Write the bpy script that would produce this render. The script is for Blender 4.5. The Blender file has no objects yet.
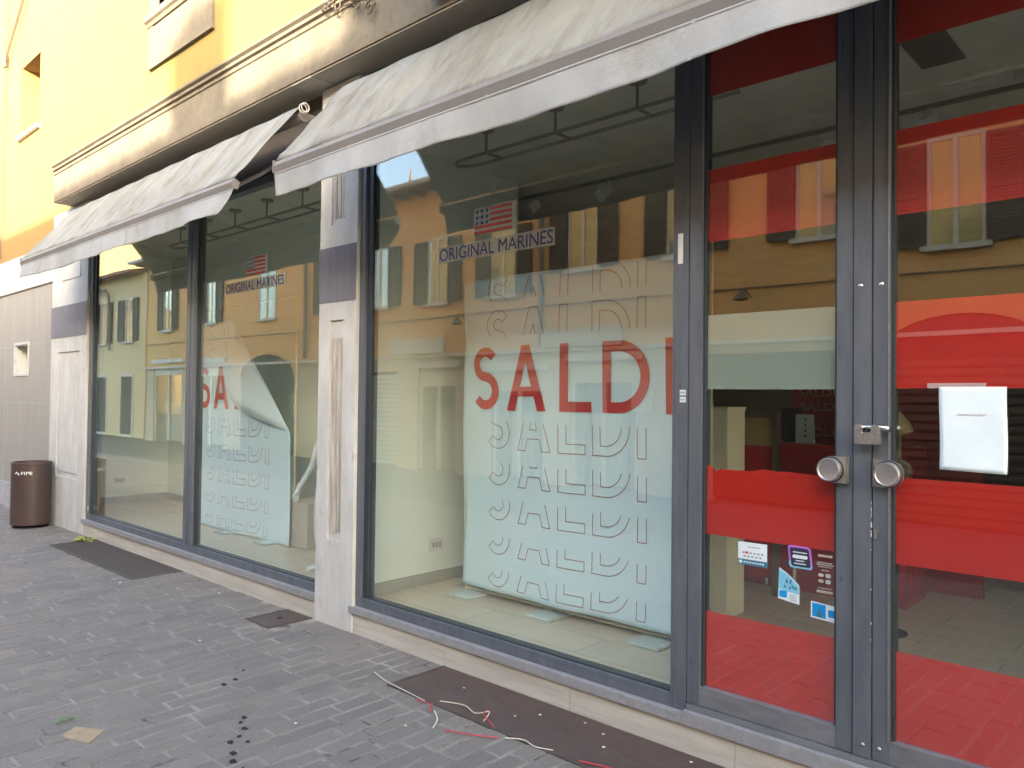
import bpy, bmesh, math, random
from math import sin, cos, pi, radians, hypot
from mathutils import Vector, Matrix
random.seed(7)
scene = bpy.context.scene
COL = scene.collection
R = random.uniform

# ---------------------------------------------------------------- materials
def new_mat(name):
    m = bpy.data.materials.new(name); m.use_nodes = True
    nt = m.node_tree; nt.nodes.clear()
    out = nt.nodes.new('ShaderNodeOutputMaterial')
    return m, nt, out
def N(nt, t, **kw):
    n = nt.nodes.new(t)
    for k, v in kw.items(): setattr(n, k, v)
    return n
def rgba(c): return (c[0], c[1], c[2], 1.0)
def ramp(nt, fac, stops):
    r = N(nt, 'ShaderNodeValToRGB')
    while len(r.color_ramp.elements) < len(stops): r.color_ramp.elements.new(0.5)
    for e, (p, c) in zip(r.color_ramp.elements, stops):
        e.position = p; e.color = rgba(c) if hasattr(c, '__len__') else (c, c, c, 1)
    nt.links.new(fac, r.inputs['Fac']); return r.outputs['Color']
def pos(nt, scale=(1, 1, 1), rot=(0, 0, 0), kind='Position'):
    if kind == 'Position': src = N(nt, 'ShaderNodeNewGeometry').outputs['Position']
    else: src = N(nt, 'ShaderNodeTexCoord').outputs[kind]
    mp = N(nt, 'ShaderNodeMapping'); mp.inputs['Scale'].default_value = scale; mp.inputs['Rotation'].default_value = rot
    nt.links.new(src, mp.inputs['Vector']); return mp.outputs['Vector']
def noise(nt, vec, scale, detail=5, rough=0.6, dist=0.0):
    n = N(nt, 'ShaderNodeTexNoise'); n.inputs['Scale'].default_value = scale
    n.inputs['Detail'].default_value = detail; n.inputs['Roughness'].default_value = rough
    n.inputs['Distortion'].default_value = dist
    nt.links.new(vec, n.inputs['Vector']); return n.outputs['Fac']
def mixc(nt, fac, a, b, mode='MIX'):
    m = N(nt, 'ShaderNodeMix', data_type='RGBA', blend_type=mode)
    for sock, v in ((0, fac), (6, a), (7, b)):
        if hasattr(v, 'is_output'): nt.links.new(v, m.inputs[sock])
        elif hasattr(v, '__len__'): m.inputs[sock].default_value = rgba(v)
        else: m.inputs[sock].default_value = v
    return m.outputs[2]
def surf(name, c1, c2=None, rough=0.7, metal=0.0, scale=3.0, stretch=(1, 1, 1), c3=None, s3=20, f3=(0.55, 0.75),
         bump=0.0, bscale=60, kind='Position', lo=0.35, hi=0.65, spec=0.5, detail=6, coat=0.0):
    m, nt, out = new_mat(name)
    p = N(nt, 'ShaderNodeBsdfPrincipled'); nt.links.new(p.outputs[0], out.inputs[0])
    p.inputs['Roughness'].default_value = rough; p.inputs['Metallic'].default_value = metal
    p.inputs['Specular IOR Level'].default_value = spec; p.inputs['Coat Weight'].default_value = coat
    v = pos(nt, stretch, kind=kind)
    if c2 is None: c2 = tuple(x * 0.85 for x in c1)
    colr = ramp(nt, noise(nt, v, scale, detail), [(lo, c1), (hi, c2)])
    if c3 is not None:
        f = ramp(nt, noise(nt, v, s3, 8, 0.7), [(f3[0], 0.0), (f3[1], 1.0)])
        colr = mixc(nt, f, colr, c3)
    nt.links.new(colr, p.inputs['Base Color'])
    rr = N(nt, 'ShaderNodeMapRange'); rr.inputs['To Min'].default_value = max(0.03, rough - 0.1); rr.inputs['To Max'].default_value = min(1, rough + 0.1)
    nt.links.new(noise(nt, v, scale * 4, 4), rr.inputs['Value']); nt.links.new(rr.outputs[0], p.inputs['Roughness'])
    if bump:
        b = N(nt, 'ShaderNodeBump'); b.inputs['Strength'].default_value = bump; b.inputs['Distance'].default_value = 0.01
        nt.links.new(noise(nt, v, bscale, 6, 0.65), b.inputs['Height']); nt.links.new(b.outputs[0], p.inputs['Normal'])
    return m

def glass(name, ior=2.0, tint=(0.93, 0.97, 0.94)):
    m, nt, out = new_mat(name)
    tr = N(nt, 'ShaderNodeBsdfTransparent'); tr.inputs[0].default_value = rgba(tint)
    gl = N(nt, 'ShaderNodeBsdfGlossy'); gl.inputs['Roughness'].default_value = 0.006; gl.inputs[0].default_value = (1, 1, 1, 1)
    lw = N(nt, 'ShaderNodeLayerWeight'); lw.inputs['Blend'].default_value = 0.5
    pw = N(nt, 'ShaderNodeMath', operation='POWER'); nt.links.new(lw.outputs['Facing'], pw.inputs[0]); pw.inputs[1].default_value = 4.0
    fr = N(nt, 'ShaderNodeMapRange'); fr.inputs['To Min'].default_value = ior; fr.inputs['To Max'].default_value = 1.0
    nt.links.new(pw.outputs[0], fr.inputs['Value'])
    mx = N(nt, 'ShaderNodeMixShader')
    b = N(nt, 'ShaderNodeBump'); b.inputs['Strength'].default_value = 0.17; b.inputs['Distance'].default_value = 0.004
    nt.links.new(noise(nt, pos(nt), 1.1, 1, 0.4), b.inputs['Height'])
    nt.links.new(b.outputs[0], gl.inputs['Normal'])
    nt.links.new(fr.outputs[0], mx.inputs[0]); nt.links.new(tr.outputs[0], mx.inputs[1]); nt.links.new(gl.outputs[0], mx.inputs[2])
    nt.links.new(mx.outputs[0], out.inputs[0]); return m

M = {}
M['yellow'] = surf('yellow_plaster', (0.275, 0.208, 0.060), (0.25, 0.188, 0.053), 0.9, scale=1.3, c3=(0.23, 0.18, 0.065), s3=2.5, f3=(0.5, 0.85), bump=0.15, bscale=40)
M['orange'] = surf('orange_plaster', (0.30, 0.185, 0.058), (0.27, 0.165, 0.052), 0.9, scale=0.9, c3=(0.28, 0.18, 0.07), s3=1.6, f3=(0.5, 0.8), bump=0.15, bscale=40, stretch=(1, 1, 0.4))
M['orange_front'] = surf('orange_front_plaster', (0.68, 0.41, 0.155), (0.61, 0.365, 0.14), 0.92, scale=0.8, c3=(0.50, 0.31, 0.14), s3=1.2, f3=(0.55, 0.85), bump=0.12)
M['beige_front'] = surf('beige_front_plaster', (0.64, 0.48, 0.25), (0.58, 0.43, 0.23), 0.92, scale=0.8)
M['cream_front'] = surf('cream_front_render', (0.50, 0.41, 0.28), (0.45, 0.37, 0.25), 0.9, scale=1.5)
M['pale_front'] = surf('pale_front_stone', (0.6, 0.57, 0.5), (0.5, 0.48, 0.42), 0.8, scale=2)
M['tower_yellow'] = surf('far_yellow_plaster', (0.38, 0.29, 0.14), (0.35, 0.27, 0.13), 0.9, scale=0.5)
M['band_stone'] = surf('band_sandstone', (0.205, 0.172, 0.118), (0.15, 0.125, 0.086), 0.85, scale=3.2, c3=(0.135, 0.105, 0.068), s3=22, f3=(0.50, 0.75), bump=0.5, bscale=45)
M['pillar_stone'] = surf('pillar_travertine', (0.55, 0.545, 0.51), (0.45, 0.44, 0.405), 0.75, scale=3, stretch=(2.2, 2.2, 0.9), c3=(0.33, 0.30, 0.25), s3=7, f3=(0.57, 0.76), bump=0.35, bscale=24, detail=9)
M['pillar_worn'] = surf('worn_flutes_stone', (0.55, 0.52, 0.46), (0.30, 0.26, 0.21), 0.9, scale=6, stretch=(6, 6, 0.5), c3=(0.24, 0.20, 0.16), s3=12, f3=(0.58, 0.7), bump=0.9, bscale=30)
M['plinth_stone'] = surf('plinth_travertine', (0.52, 0.485, 0.42), (0.40, 0.37, 0.315), 0.7, scale=2.5, stretch=(0.8, 3, 9), c3=(0.24, 0.20, 0.16), s3=7, f3=(0.6, 0.75), bump=0.4, bscale=40, detail=9)
M['grey_band'] = surf('grey_slate_band', (0.17, 0.165, 0.19), (0.14, 0.14, 0.165), 0.55, scale=4, stretch=(6, 1, 0.5))
M['soffit'] = surf('soffit_panel', (0.42, 0.38, 0.31), (0.38, 0.34, 0.28), 0.8, scale=2)
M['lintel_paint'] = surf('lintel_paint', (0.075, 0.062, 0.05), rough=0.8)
M['granite'] = surf('dark_granite_sill', (0.20, 0.20, 0.21), (0.27, 0.265, 0.27), 0.5, scale=14, c3=(0.36, 0.35, 0.34), s3=160, f3=(0.5, 0.64))
M['clad'] = surf('grey_beige_cladding', (0.315, 0.295, 0.26), (0.275, 0.255, 0.225), 0.7, scale=2.2, stretch=(7, 1, 0.25), c3=(0.34, 0.325, 0.285), s3=5, f3=(0.5, 0.7))
M['clad_base'] = surf('cladding_base_stone', (0.42, 0.40, 0.39), (0.34, 0.33, 0.33), 0.85, scale=5, bump=0.4)
M['frame'] = surf('anodised_frame', (0.150, 0.165, 0.190), (0.115, 0.13, 0.152), 0.42, metal=0.35, scale=5, stretch=(3, 1, 0.6), c3=(0.06, 0.065, 0.075), s3=11, f3=(0.62, 0.72))
M['frame_dark'] = surf('frame_rebate', (0.03, 0.04, 0.048), rough=0.5)
M['rail_grey'] = surf('scuffed_door_rail', (0.22, 0.225, 0.24), (0.16, 0.165, 0.18), 0.5, metal=0.35, scale=6, stretch=(0.8, 1, 3), c3=(0.10, 0.10, 0.11), s3=18, f3=(0.62, 0.74))
M['steel'] = surf('brushed_steel', (0.52, 0.50, 0.50), (0.49, 0.47, 0.47), 0.34, metal=0.85, scale=3)
M['steel_dull'] = surf('worn_steel', (0.50, 0.48, 0.47), (0.36, 0.34, 0.33), 0.42, metal=0.9, scale=60)
M['chrome'] = surf('bright_chrome', (0.85, 0.85, 0.85), rough=0.15, metal=1.0)
M['black'] = surf('black_rubber', (0.012, 0.012, 0.014), rough=0.6)
M['red_film'] = surf('red_adhesive_film', (0.57, 0.014, 0.006), (0.53, 0.013, 0.005), 0.5, scale=2.0, c3=(0.58, 0.035, 0.014), s3=5, f3=(0.6, 0.8))
M['film_res'] = surf('film_residue', (0.55, 0.30, 0.22), rough=0.7)
M['paper'] = surf('white_paper', (0.74, 0.84, 0.86), (0.70, 0.80, 0.83), 0.8, scale=6, bump=0.25, bscale=7)
M['banner'] = surf('banner_vinyl', (0.71, 0.88, 0.95), (0.69, 0.86, 0.94), 0.55, scale=1.5, bump=0.3, bscale=3)
M['banner_back'] = surf('banner_vinyl_back', (0.74, 0.84, 0.88), (0.71, 0.81, 0.86), 0.5, scale=2, bump=0.2, bscale=5)
M['ink_red'] = surf('red_ink', (0.62, 0.03, 0.035), rough=0.55)
M['ink_line'] = surf('thin_red_ink', (0.42, 0.17, 0.19), rough=0.6)
M['ink_blue'] = surf('navy_ink', (0.035, 0.04, 0.22), rough=0.5)
M['flag_red'] = surf('flag_red', (0.50, 0.06, 0.06), rough=0.5)
M['awning'] = surf('awning_canvas', (0.26, 0.26, 0.235), (0.20, 0.193, 0.17), 0.85, scale=2.4, stretch=(2.5, 0.6, 0.6), c3=(0.125, 0.108, 0.078), s3=2.6, f3=(0.48, 0.74), bump=0.25, bscale=130)
M['valance'] = surf('valance_canvas', (0.32, 0.325, 0.315), (0.27, 0.27, 0.26), 0.85, scale=3, c3=(0.20, 0.175, 0.13), s3=3.5, f3=(0.54, 0.80), bump=0.2, bscale=120)
M['awning_bar'] = surf('awning_bar_grey', (0.19, 0.175, 0.165), (0.165, 0.152, 0.143), 0.7)
M['iron'] = surf('wrought_iron', (0.10, 0.085, 0.07), (0.2, 0.16, 0.11), 0.6, metal=0.5, scale=30)
M['bin'] = surf('brown_bin_metal', (0.080, 0.050, 0.042), (0.064, 0.042, 0.038), 0.45, metal=0.2, scale=5, c3=(0.05, 0.045, 0.045), s3=3, f3=(0.55, 0.7))
M['white_paint'] = surf('white_paint', (0.78, 0.78, 0.76), rough=0.5)
M['brown_plate'] = surf('brown_steel_plate', (0.098, 0.064, 0.053), (0.078, 0.053, 0.046), 0.5, metal=0.2, scale=7, c3=(0.13, 0.11, 0.10), s3=70, f3=(0.66, 0.72), bump=0.25, bscale=120)
M['grate'] = surf('dark_grate_iron', (0.070, 0.058, 0.052), (0.10, 0.085, 0.075), 0.6, metal=0.3, scale=30, bump=0.5, bscale=90)
M['wall_white'] = surf('display_wall_paint', (0.82, 0.87, 0.80), (0.80, 0.85, 0.78), 0.85, scale=1)
M['skirting'] = surf('skirting_tile', (0.42, 0.41, 0.34), rough=0.6)
M['ceiling'] = surf('ceiling_paint', (0.80, 0.78, 0.70), rough=0.9)
M['tray_grey'] = surf('ceiling_vent_grey', (0.20, 0.19, 0.17), rough=0.7)
M['dark_rail'] = surf('dark_rail_metal', (0.30, 0.28, 0.24), rough=0.5)
M['mannequin'] = surf('mannequin_white', (0.78, 0.84, 0.82), rough=0.3)
M['khaki'] = surf('khaki_cloth', (0.50, 0.40, 0.20), (0.42, 0.33, 0.16), 0.9, scale=12, bump=0.4)
M['carton'] = surf('pale_pedestal', (0.52, 0.48, 0.38), (0.48, 0.44, 0.35), 0.8)
M['acrylic'] = surf('pale_base_plate', (0.66, 0.74, 0.68), rough=0.25)
M['red_panel'] = surf('dark_red_panel', (0.36, 0.02, 0.022), rough=0.6)
M['red_counter'] = surf('red_counter_lacquer', (0.45, 0.02, 0.03), rough=0.35)
M['wood'] = surf('brown_wood', (0.16, 0.11, 0.07), (0.12, 0.08, 0.05), 0.5, scale=4, stretch=(8, 8, 1))
M['mustard'] = surf('mustard_panel', (0.46, 0.34, 0.15), rough=0.7)
M['cream'] = surf('cream_cabinet', (0.62, 0.60, 0.47), (0.58, 0.55, 0.43), 0.6)
M['cabinet_paint'] = surf('cabinet_paint', (0.72, 0.70, 0.56), (0.69, 0.67, 0.53), 0.6)
M['pink'] = surf('pink_cloth', (0.72, 0.32, 0.42), (0.80, 0.62, 0.66), 0.9, scale=25)
M['shutter_wood'] = surf('grey_brown_shutter', (0.075, 0.06, 0.045), (0.06, 0.048, 0.037), 0.7, scale=4, stretch=(1, 1, 30))
M['win_cream'] = surf('cream_window_frame', (0.62, 0.56, 0.44), rough=0.6)
M['curtain'] = surf('pale_curtain', (0.46, 0.42, 0.30), (0.34, 0.30, 0.2), 0.9, scale=5, stretch=(12, 1, 0.5))
M['dark_in'] = surf('dark_opening', (0.03, 0.028, 0.025), rough=0.8)
M['roller_brown'] = surf('brown_roller_shutter', (0.10, 0.075, 0.055), (0.085, 0.065, 0.05), 0.6)
M['roller_pale'] = surf('pale_roller_shutter', (0.50, 0.50, 0.42), rough=0.6)
M['tiles_roof'] = surf('terracotta_roof', (0.32, 0.15, 0.08), (0.22, 0.11, 0.07), 0.9, scale=6, stretch=(8, 1, 1))
M['asphalt'] = surf('asphalt', (0.055, 0.053, 0.05), (0.075, 0.072, 0.068), 0.9, scale=2, c3=(0.10, 0.095, 0.09), s3=120, f3=(0.55, 0.7), bump=0.4, bscale=150)
M['patch'] = surf('sandy_paver', (0.38, 0.29, 0.18), (0.30, 0.22, 0.14), 0.9, scale=22, bump=0.4)
M['stain'] = surf('dark_stain', (0.016, 0.016, 0.018), rough=0.75, spec=0.3)
M['leaf_y'] = surf('yellow_green_leaf', (0.34, 0.36, 0.05), rough=0.7)
M['leaf_g'] = surf('green_leaf', (0.12, 0.24, 0.07), rough=0.7)
M['ribbon_w'] = surf('cream_ribbon', (0.68, 0.62, 0.50), rough=0.6)
M['ribbon_r'] = surf('red_ribbon', (0.50, 0.04, 0.06), rough=0.5)
M['ribbon_y'] = surf('yellow_ribbon', (0.62, 0.50, 0.05), rough=0.6)
M['st_white'] = surf('sticker_white', (0.68, 0.76, 0.78), rough=0.5)
M['st_grey'] = surf('sticker_print_grey', (0.28, 0.30, 0.32), rough=0.5)
M['st_teal'] = surf('sticker_teal', (0.04, 0.16, 0.25), rough=0.5)
M['st_blue'] = surf('sticker_blue', (0.0, 0.26, 0.62), rough=0.5)
M['st_sky'] = surf('sticker_pale_blue', (0.20, 0.52, 0.68), rough=0.5)
M['st_dark'] = surf('sticker_dark', (0.03, 0.03, 0.06), rough=0.5)
M['st_violet'] = surf('sticker_violet', (0.48, 0.16, 0.60), rough=0.5)
M['st_line'] = surf('window_print_white', (0.55, 0.52, 0.46), rough=0.5)
M['gold'] = surf('sticker_gold', (0.5, 0.38, 0.12), rough=0.5)
M['glass'] = glass('shop_glass', 0.098, (0.97, 0.995, 0.98))
M['house_glass'] = glass('house_glass', 0.10, (0.92, 0.95, 0.93))

# translucent left-over film (milky)
def milky(name, col, a):
    m, nt, out = new_mat(name)
    tr = N(nt, 'ShaderNodeBsdfTransparent'); df = N(nt, 'ShaderNodeBsdfDiffuse'); df.inputs[0].default_value = rgba(col)
    mx = N(nt, 'ShaderNodeMixShader'); mx.inputs[0].default_value = a
    nt.links.new(tr.outputs[0], mx.inputs[1]); nt.links.new(df.outputs[0], mx.inputs[2]); nt.links.new(mx.outputs[0], out.inputs[0]); return m
M['milky'] = milky('milky_film', (0.34, 0.37, 0.33), 0.85)
M['clear_strip'] = milky('clear_sticker_film', (0.60, 0.62, 0.60), 0.30)

# pavers with one tone per block
def paver_mat():
    m, nt, out = new_mat('stone_pavers')
    p = N(nt, 'ShaderNodeBsdfPrincipled'); nt.links.new(p.outputs[0], out.inputs[0])
    g = N(nt, 'ShaderNodeNewGeometry')
    c = ramp(nt, g.outputs['Random Per Island'], [(0, (0.108, 0.097, 0.087)), (0.45, (0.136, 0.122, 0.108)), (0.85, (0.156, 0.139, 0.122)), (1, (0.180, 0.157, 0.134))])
    v = pos(nt)
    c = mixc(nt, ramp(nt, noise(nt, v, 1.1, 6, 0.7), [(0.35, 0.0), (0.7, 0.7)]), c, (0.178, 0.144, 0.118))
    c = mixc(nt, ramp(nt, noise(nt, v, 110, 4, 0.8), [(0.40, 0.0), (0.72, 0.55)]), c, (0.27, 0.245, 0.22))
    c = mixc(nt, ramp(nt, noise(nt, v, 48, 6, 0.8), [(0.30, 0.65), (0.46, 0.0)]), c, (0.06, 0.06, 0.066))
    nt.links.new(c, p.inputs['Base Color'])
    r = ramp(nt, noise(nt, v, 3, 5), [(0.3, 0.5), (0.7, 0.8)]); nt.links.new(r, p.inputs['Roughness'])
    b = N(nt, 'ShaderNodeBump'); b.inputs['Strength'].default_value = 0.55; b.inputs['Distance'].default_value = 0.006
    nt.links.new(noise(nt, v, 70, 8, 0.75), b.inputs['Height']); nt.links.new(b.outputs[0], p.inputs['Normal'])
    return m
M['paver'] = paver_mat()
M['joint'] = surf('sandy_joints', (0.31, 0.28, 0.245), (0.20, 0.175, 0.15), 0.95, scale=2.6, c3=(0.07, 0.066, 0.062), s3=5, f3=(0.54, 0.64), bump=0.5, bscale=200, lo=0.4, hi=0.6)
def tile_floor(name, c1, c2, mortar, sx, sy):
    m, nt, out = new_mat(name)
    p = N(nt, 'ShaderNodeBsdfPrincipled'); nt.links.new(p.outputs[0], out.inputs[0]); p.inputs['Roughness'].default_value = 0.35
    b = N(nt, 'ShaderNodeTexBrick'); nt.links.new(pos(nt), b.inputs['Vector'])
    b.inputs['Scale'].default_value = 1.0; b.inputs['Brick Width'].default_value = sx; b.inputs['Row Height'].default_value = sy
    b.inputs['Mortar Size'].default_value = 0.004; b.inputs['Color1'].default_value = rgba(c1); b.inputs['Color2'].default_value = rgba(c2); b.inputs['Mortar'].default_value = rgba(mortar)
    c = mixc(nt, ramp(nt, noise(nt, pos(nt, (1, 6, 1)), 5, 6), [(0.4, 0.0), (0.7, 0.3)]), b.outputs['Color'], tuple(x * .75 for x in c1))
    nt.links.new(c, p.inputs['Base Color']); return m
M['shop_tile'] = tile_floor('shop_floor_tiles', (0.64, 0.55, 0.41), (0.58, 0.50, 0.37), (0.34, 0.30, 0.24), 0.9, 0.3)

# ---------------------------------------------------------------- mesh builder
class MB:
    def __init__(s): s.v = []; s.f = []
    def add(s, vs, fs):
        o = len(s.v); s.v += [tuple(v) for v in vs]; s.f += [tuple(i + o for i in f) for f in fs]; return s
    def box(s, x0, x1, y0, y1, z0, z1):
        if x0 > x1: x0, x1 = x1, x0
        if y0 > y1: y0, y1 = y1, y0
        if z0 > z1: z0, z1 = z1, z0
        return s.add([(x0, y0, z0), (x1, y0, z0), (x1, y1, z0), (x0, y1, z0), (x0, y0, z1), (x1, y0, z1), (x1, y1, z1), (x0, y1, z1)],
                     [(3, 2, 1, 0), (4, 5, 6, 7), (0, 1, 5, 4), (1, 2, 6, 5), (2, 3, 7, 6), (3, 0, 4, 7)])
    def prism_x(s, prof, x0, x1):          # prof: list of (y,z)
        n = len(prof)
        vs = [(x0, y, z) for y, z in prof] + [(x1, y, z) for y, z in prof]
        fs = [(i, (i + 1) % n, n + (i + 1) % n, n + i) for i in range(n)] + [tuple(range(n - 1, -1, -1)), tuple(range(n, 2 * n))]
        return s.add(vs, fs)
    def prism_y(s, prof, y0, y1):          # prof: list of (x,z)
        n = len(prof)
        vs = [(x, y0, z) for x, z in prof] + [(x, y1, z) for x, z in prof]
        fs = [(i, (i + 1) % n, n + (i + 1) % n, n + i) for i in range(n)] + [tuple(range(n - 1, -1, -1)), tuple(range(n, 2 * n))]
        return s.add(vs, fs)
    def tube(s, pts, r, seg=8, r2=None, cap=True):
        pts = [Vector(p) for p in pts]; n = len(pts); vs = []; fs = []
        for i, p in enumerate(pts):
            d = (pts[min(i + 1, n - 1)] - pts[max(i - 1, 0)]).normalized()
            a = d.cross(Vector((0, 0, 1)))
            if a.length < 1e-3: a = d.cross(Vector((1, 0, 0)))
            a.normalize(); b = d.cross(a)
            rr = r if r2 is None else r + (r2 - r) * i / max(1, n - 1)
            for k in range(seg):
                t = 2 * pi * k / seg; vs.append(p + a * rr * cos(t) + b * rr * sin(t))
        for i in range(n - 1):
            for k in range(seg):
                fs.append((i * seg + k, i * seg + (k + 1) % seg, (i + 1) * seg + (k + 1) % seg, (i + 1) * seg + k))
        if cap: fs += [tuple(range(seg - 1, -1, -1)), tuple(range((n - 1) * seg, n * seg))]
        return s.add(vs, fs)
    def lathe(s, prof, c, axis='z', seg=32):   # prof (r, h)
        vs = []; fs = []
        for r, h in prof:
            for k in range(seg):
                t = 2 * pi * k / seg
                if axis == 'z': vs.append((c[0] + r * cos(t), c[1] + r * sin(t), c[2] + h))
                elif axis == 'y': vs.append((c[0] + r * cos(t), c[1] + h, c[2] + r * sin(t)))
                else: vs.append((c[0] + h, c[1] + r * cos(t), c[2] + r * sin(t)))
        for i in range(len(prof) - 1):
            for k in range(seg):
                fs.append((i * seg + k, i * seg + (k + 1) % seg, (i + 1) * seg + (k + 1) % seg, (i + 1) * seg + k))
        fs += [tuple(range(seg - 1, -1, -1)), tuple(range((len(prof) - 1) * seg, len(prof) * seg))]
        return s.add(vs, fs)
    def grid(s, fn, nu, nv):
        vs = [fn(i / nu, j / nv) for j in range(nv + 1) for i in range(nu + 1)]
        fs = [(j * (nu + 1) + i, j * (nu + 1) + i + 1, (j + 1) * (nu + 1) + i + 1, (j + 1) * (nu + 1) + i) for j in range(nv) for i in range(nu)]
        return s.add(vs, fs)
    def build(s, name, m, parent=None, bevel=0.0, smooth=False, solid=0.0):
        o0 = Vector((0, 0, 0))
        if parent is not None: o0 = Vector(parent['_o'])
        elif s.v:
            xs = [v[0] for v in s.v]; ys = [v[1] for v in s.v]; zs = [v[2] for v in s.v]
            o0 = Vector(((min(xs) + max(xs)) / 2, (min(ys) + max(ys)) / 2, min(zs)))
        me = bpy.data.meshes.new(name); me.from_pydata([Vector(v) - o0 for v in s.v], [], s.f)
        bm = bmesh.new(); bm.from_mesh(me); bmesh.ops.recalc_face_normals(bm, faces=bm.faces)
        if bevel: bmesh.ops.bevel(bm, geom=bm.edges[:], offset=bevel, segments=2, affect='EDGES', clamp_overlap=True)
        if solid: bmesh.ops.solidify(bm, geom=bm.faces[:], thickness=solid)
        bm.to_mesh(me); bm.free()
        if smooth:
            for p in me.polygons: p.use_smooth = True
        o = bpy.data.objects.new(name, me); COL.objects.link(o)
        me.materials.append(M[m] if isinstance(m, str) else m)
        o['_o'] = tuple(o0)
        if parent is not None: o.parent = parent
        else: o.location = o0
        return o
def tag(o, label=None, cat=None, group=None, kind=None):
    if label: o['label'] = label
    if cat: o['category'] = cat
    if group: o['group'] = group
    if kind: o['kind'] = kind
    return o
def thing(name, loc, label, cat, group=None):
    o = bpy.data.objects.new(name, None); COL.objects.link(o); o.location = loc; o['_o'] = tuple(loc)
    o.empty_display_size = 0.2
    return tag(o, label, cat, group)
def copy_tree(o, parent=None):
    c = o.copy(); COL.objects.link(c)
    if parent is not None: c.parent = parent
    for ch in list(o.children): copy_tree(ch, c)
    return c
def B(*a): return MB().box(*a)

# ================================================================= GROUND
GZ = -0.03
B(-80, 60, -60, 30, -0.6, -0.075).build('ground', 'asphalt'); tag(bpy.data.objects['ground'], kind='structure')
tag(B(-60, 40, -8.0, -4.6, -0.075, -0.052).build('road', 'asphalt'), kind='structure')
tag(B(-60, 40, -4.6, 0.02, -0.070, GZ - 0.0045).build('pavement_bed', 'joint'), kind='structure')
# stone blocks laid in courses running out from the wall
plates = [(-9.0, -6.88, -0.50), (-5.10, -4.80, -0.39), (-3.38, 0.3, -0.47)]
patch_box = (-4.0, -3.78, -1.925, -1.80)
pv = MB(); x = -14.0
while x < 2.2:
    w = R(0.092, 0.124); y = -4.6 + R(-0.3, 0); xa, xb = x, x + w
    skew = 0.035
    while y < -0.06:
        L = random.choice([0.16, 0.24, 0.26, 0.28, 0.3, 0.34, 0.38]) * R(0.93, 1.07)
        y1 = min(y + L, -0.055)
        def inside(a, b, c, d):
            for px0, px1, py in plates:
                if b > px0 and a < px1 and d > py: return True
            sh = skew * 0.6 * -(c + d) / 2; mx, my = (a + b) / 2 + sh, (c + d) / 2
            return abs(mx + 3.895) < 0.045 and abs(my + 1.85) < 0.10
        if y1 - y > 0.05:
            ya, yb = max(y, -4.6), y1
            for px0, px1, py in plates:
                if xb > px0 and xa < px1 and yb > py: yb = min(yb, py - 0.004)
            if yb - ya > 0.04 and not inside(xa, xb, ya, yb):
                g = R(0.0042, 0.0078); z = GZ + R(-0.0018, 0.002); c = 0.006
                ox = skew * (-ya) * 0.6; oy = skew * (-yb) * 0.6
                tl = [R(-0.0012, 0.0012) for _ in range(4)]
                j = lambda: R(-0.003, 0.003)
                bb = [(xa + g + ox + j(), ya + g + j()), (xb - g + ox + j(), ya + g + j()), (xb - g + oy + j(), yb - g + j()), (xa + g + oy + j(), yb - g + j())]
                cx = sum(p[0] for p in bb) / 4; cy = sum(p[1] for p in bb) / 4
                vs = [(p[0], p[1], GZ - 0.02) for p in bb] + [(p[0], p[1], z - 0.006) for p in bb]
                ins = [(p[0] + (c if p[0] < cx else -c), p[1] + (c if p[1] < cy else -c)) for p in bb]
                vs += [(p[0], p[1], z + tl[k]) for k, p in enumerate(ins)]
                fs = []
                for k in range(4):
                    k2 = (k + 1) % 4; fs += [(k, k2, 4 + k2, 4 + k), (4 + k, 4 + k2, 8 + k2, 8 + k)]
                fs.append((8, 9, 10, 11)); pv.add(vs, fs)
        y += L
    x += w
tag(pv.build('pavement', 'paver'), kind='structure')

# ================================================================= SHOP BUILDING
shop = thing('shop_building', (-4.0, 0.5, 0), 'yellow plastered shop building with stone band, pillars and glazed shopfront', 'building')
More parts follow.
